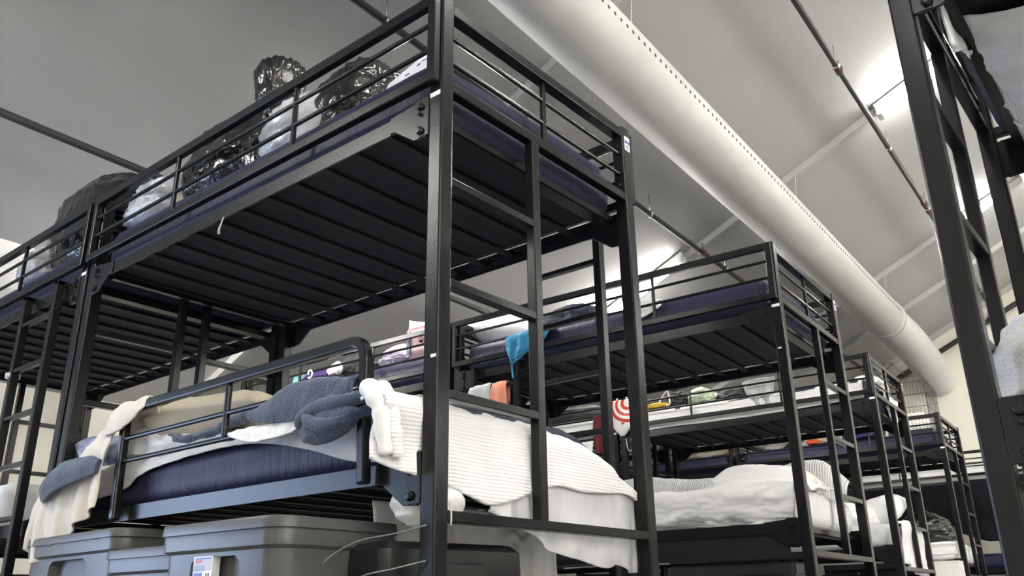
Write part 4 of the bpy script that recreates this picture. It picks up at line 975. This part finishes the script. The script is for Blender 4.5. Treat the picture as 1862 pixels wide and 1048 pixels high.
on(bD, blob('cloth_bundle', 'purple and blue cloth on the farthest top mattress', 'cloth', 'purple', (0, 0, 0), .10, .16, .09, crumple=.25, seed=60), (.12, .75, TOP))

# ------------------------------------------------------------------ farthest bunk: wire cage and shiny bag
t = thing('wire_cage', 'tall dark wire cage standing on the farthest top mattress', 'cage', (0, 0, 0)); on(bD, t, (.44, .30, TOP + .01))
cw, cd, ch = .62, .38, .50
def cage_panel(name, a, b, n, m_):
    a, b = Vector(a), Vector(b); mb = MB(); h = Vector((0, 0, ch))
    for k in range(n + 1):
        p = a.lerp(b, k / n); mb.tube([p, p + h], .0016, 5)
    for k in range(m_ + 1):
        z = Vector((0, 0, ch * k / m_)); mb.tube([a + z, b + z], .0022, 5)
    return obj(name, mb.mesh(name, True), 'wire', t)
c0, c1, c2, c3 = (-cw / 2, -cd / 2, 0), (cw / 2, -cd / 2, 0), (cw / 2, cd / 2, 0), (-cw / 2, cd / 2, 0)
cage_panel('wire_panel', c0, c1, 18, 4); cage_panel('wire_panel', c1, c2, 12, 4); cage_panel('wire_panel', c2, c3, 18, 4); cage_panel('wire_panel', c3, c0, 12, 4)
mb = MB(); hr = .72
for k in range(19):
    x = -cw / 2 + cw * k / 18
    mb.tube([(x, -cd / 2, ch), (x, -cd / 5, hr), (x, cd / 5, hr), (x, cd / 2, ch)], .0016, 5)
for yy, z in ((-cd / 5, hr), (cd / 5, hr), (-cd * .35, (ch + hr) / 2), (cd * .35, (ch + hr) / 2)): mb.tube([(-cw / 2, yy, z), (cw / 2, yy, z)], .0025, 5)
obj('wire_roof', mb.mesh('wire_roof', True), 'wire', t)
obj('tray', MB().box(-cw / 2 - .01, cw / 2 + .01, -cd / 2 - .01, cd / 2 + .01, -.008, .03).mesh('tray'), 'blackplastic', t, bevel=.004)
q = obj('paper_stack', MB().box(-.2, .2, -.12, .12, .032, .22).mesh('paper_stack'), 'card'); on(bD, q, (.46, .30, TOP + .01)); tag(q, 'white boxed stack inside the wire cage', 'box'); b_ = q.modifiers.new('e', 'BEVEL'); b_.width = .01; b_.segments = 2
on(bD, blob('garbage_bag', 'shiny black bag behind the wire cage on the farthest bunk', 'bag', 'blackbag', (0, 0, 0), 0.22, .16, .60, prof=[(0, 0), (.001, .8), (.2, 1), (.7, .95), (.9, .7), (1, 0)], crumple=.12, sc=3, seed=61), (.38, .76, TOP))
t = thing('desk_fan', 'round wire fan guard beside the cage below the duct hose', 'fan', (0, 0, 0)); on(bD, t, (.70, .86, TOP))
mb = MB()
for r_ in (.05, .09, .13, .16):
    mb.tube([(r_ * math.cos(a), -.03, .30 + r_ * math.sin(a)) for a in [2 * math.pi * k / 24 for k in range(25)]], .002, 5)
for k in range(16):
    a = 2 * math.pi * k / 16; mb.tube([(.03 * math.cos(a), -.045, .30 + .03 * math.sin(a)), (.16 * math.cos(a), -.03, .30 + .16 * math.sin(a))], .0015, 5)
obj('fan_guard', mb.mesh('fan_guard', True), 'wire', t)
obj('stand', MB().tube([(0, 0, 0), (0, 0, .02)], .09, 20).tube([(0, .02, .02), (0, .02, .30)], .012, 10).mesh('stand', True), 'blackplastic', t)
obj('motor', MB().tube([(0, -.02, .30), (0, .06, .30)], .035, 14).mesh('motor', True), 'blackplastic', t)
o = sheet('bed_sheet', [[(.5, 1.6, .80), (.5, 1.0, .80), (.5, .1, .80)], [(.05, 1.6, .80), (.05, 1.0, .80), (.05, .06, .80)], [(.022, 1.6, .75), (.022, 1.0, .75), (.022, .06, .75)], [(.024, 1.6, .69), (.024, 1.0, .68), (.024, .06, .69)]], 'white', 70, 30, .012, 5, seed=35)
on(bD, o, (0, 0, 0)); tag(o, 'white sheet over the lower tier of the farthest bunk', 'sheet')
on(bD, blob('garbage_bag', 'shiny black garbage bag on the lower tier of the farthest aisle bunk', 'bag', 'blackbag', (0, 0, 0), .22, .24, .30, prof=BAG, crumple=.12, sc=4, seed=63), (.30, .36, .80))
t = thing('cardboard_box', 'white box at the aisle end of the farthest lower tier, below the black bag', 'box', (0, 0, 0)); on(bD, t, (-.13, .16, 0))
obj('box_body', MB().box(-.11, .11, -.13, .13, 0, .62).mesh('box_body'), 'card', t, bevel=.004)
obj('flap', MB().box(-.112, .112, -.132, .0, .618, .625).mesh('flap'), 'card', t); obj('flap', MB().box(-.112, .112, .002, .132, .618, .625).mesh('flap'), 'card', t)
# end wall bunk
o = pillow('white pillow on the end wall bunk right of the farthest aisle bunk', 'white', (0, 0, 0), .4, .7, .16, (0, 0, 0), 15); on(bE, o, (.3, 1.35, TOP + .07))

for b_, lb in ((bE, 'dark blanket hanging below the top tier of the end wall bunk'), (bE1, 'dark blanket hanging below the second end wall bunk, behind the caged bunk')):
    yy = (.12, .5, .9, 1.3, 1.6, 1.9)
    o = sheet('blanket', [[(-.012, y, 1.59) for y in yy], [(-.03, y, 1.45) for y in yy], [(-.034, y, 1.2) for y in yy], [(-.03, y, .98 + .06 * math.sin(9 * y)) for y in yy]], 'blackcloth', 70, 30, .012, 5, fold=.02, nfold=7, seed=61)
    on(b_, o, (0, 0, 0)); tag(o, lb, 'blanket')

# ------------------------------------------------------------------ near right bunk
HL = BL
rows = [[(.12, 1.86, .83), (.25, 1.93, .87), (.42, 1.95, .90), (.62, 1.95, .91), (.80, 1.93, .90)],
        [(.06, 1.80, .80), (.16, 1.87, .845), (.34, 1.90, .875), (.58, 1.90, .885), (.80, 1.88, .88)],
        [(.03, 1.86, .76), (.06, 1.95, .79), (.16, 1.985, .82), (.34, 1.99, .82), (.60, 1.985, .82)]]
t = blob('towel_heap', 'fluffy white towel heap on the lower tier of the near right bunk', 'towel', mat('white_terry', (.80, .80, .82), 1.0, 0, ('noise', 160, .7, ONE), None, .1, .5), (0, 0, 0), 0.44, .27, .27, e=2.3, crumple=.07, sc=2.2, seed=71,
         prof=[(0, 0), (.001, .92), (.12, 1.0), (.4, .98), (.7, .86), (.88, .6), (.96, .35), (1, 0)])
on(bR, t, (.435, BL - .265, .636))
o = sheet('cloth', [[(.06, BL - .075, 1.72), (.2, BL - .075, 1.72), (.35, BL - .075, 1.71), (.50, BL - .075, 1.70)], [(.055, BL - .095, 1.57), (.17, BL - .095, 1.58), (.31, BL - .095, 1.60), (.44, BL - .095, 1.62)], [(.052, BL - .10, 1.44), (.12, BL - .10, 1.465), (.23, BL - .10, 1.53), (.36, BL - .10, 1.60)]], 'greysheet', 50, 36, .006, 7, fold=.005, nfold=2, seed=41)
on(bR, o, (0, 0, 0)); tag(o, 'grey white pillowcase end hanging below the top tier of the near right bunk', 'cloth')
o = sheet('bed_sheet', [[(.95, 1.925, 1.59), (.7, 1.92, 1.59), (.45, 1.92, 1.59), (.2, 1.92, 1.59)], [(.93, 1.80, 1.565), (.7, 1.80, 1.545), (.45, 1.80, 1.54), (.2, 1.79, 1.56)], [(.93, 1.4, 1.52), (.7, 1.4, 1.50), (.45, 1.4, 1.50), (.2, 1.4, 1.53)], [(.93, 1.0, 1.555), (.7, 1.0, 1.55), (.45, 1.0, 1.55), (.2, 1.0, 1.555)]], 'greysheet', 60, 50, .014, 6, seed=43)
on(bR, o, (0, 0, 0)); tag(o, 'sagging grey sheet below the top tier at the upper right corner', 'sheet')
tag(on(bR, obj('cord', MB().tube(spline([(.60, 1.90, 1.60), (.605, 1.895, 1.56), (.61, 1.89, 1.52), (.612, 1.888, 1.50)], 20), .0022, 6).tube([(.612 + .001 * k, 1.888 + .008 * math.cos(2 * math.pi * k / 12), 1.488 + .012 * math.sin(2 * math.pi * k / 12 + 1.57)) for k in range(13)], .002, 6).mesh('cord', True), 'cord'), (0, 0, 0)), 'knotted white string hanging below the top tier of the near right bunk', 'cord')
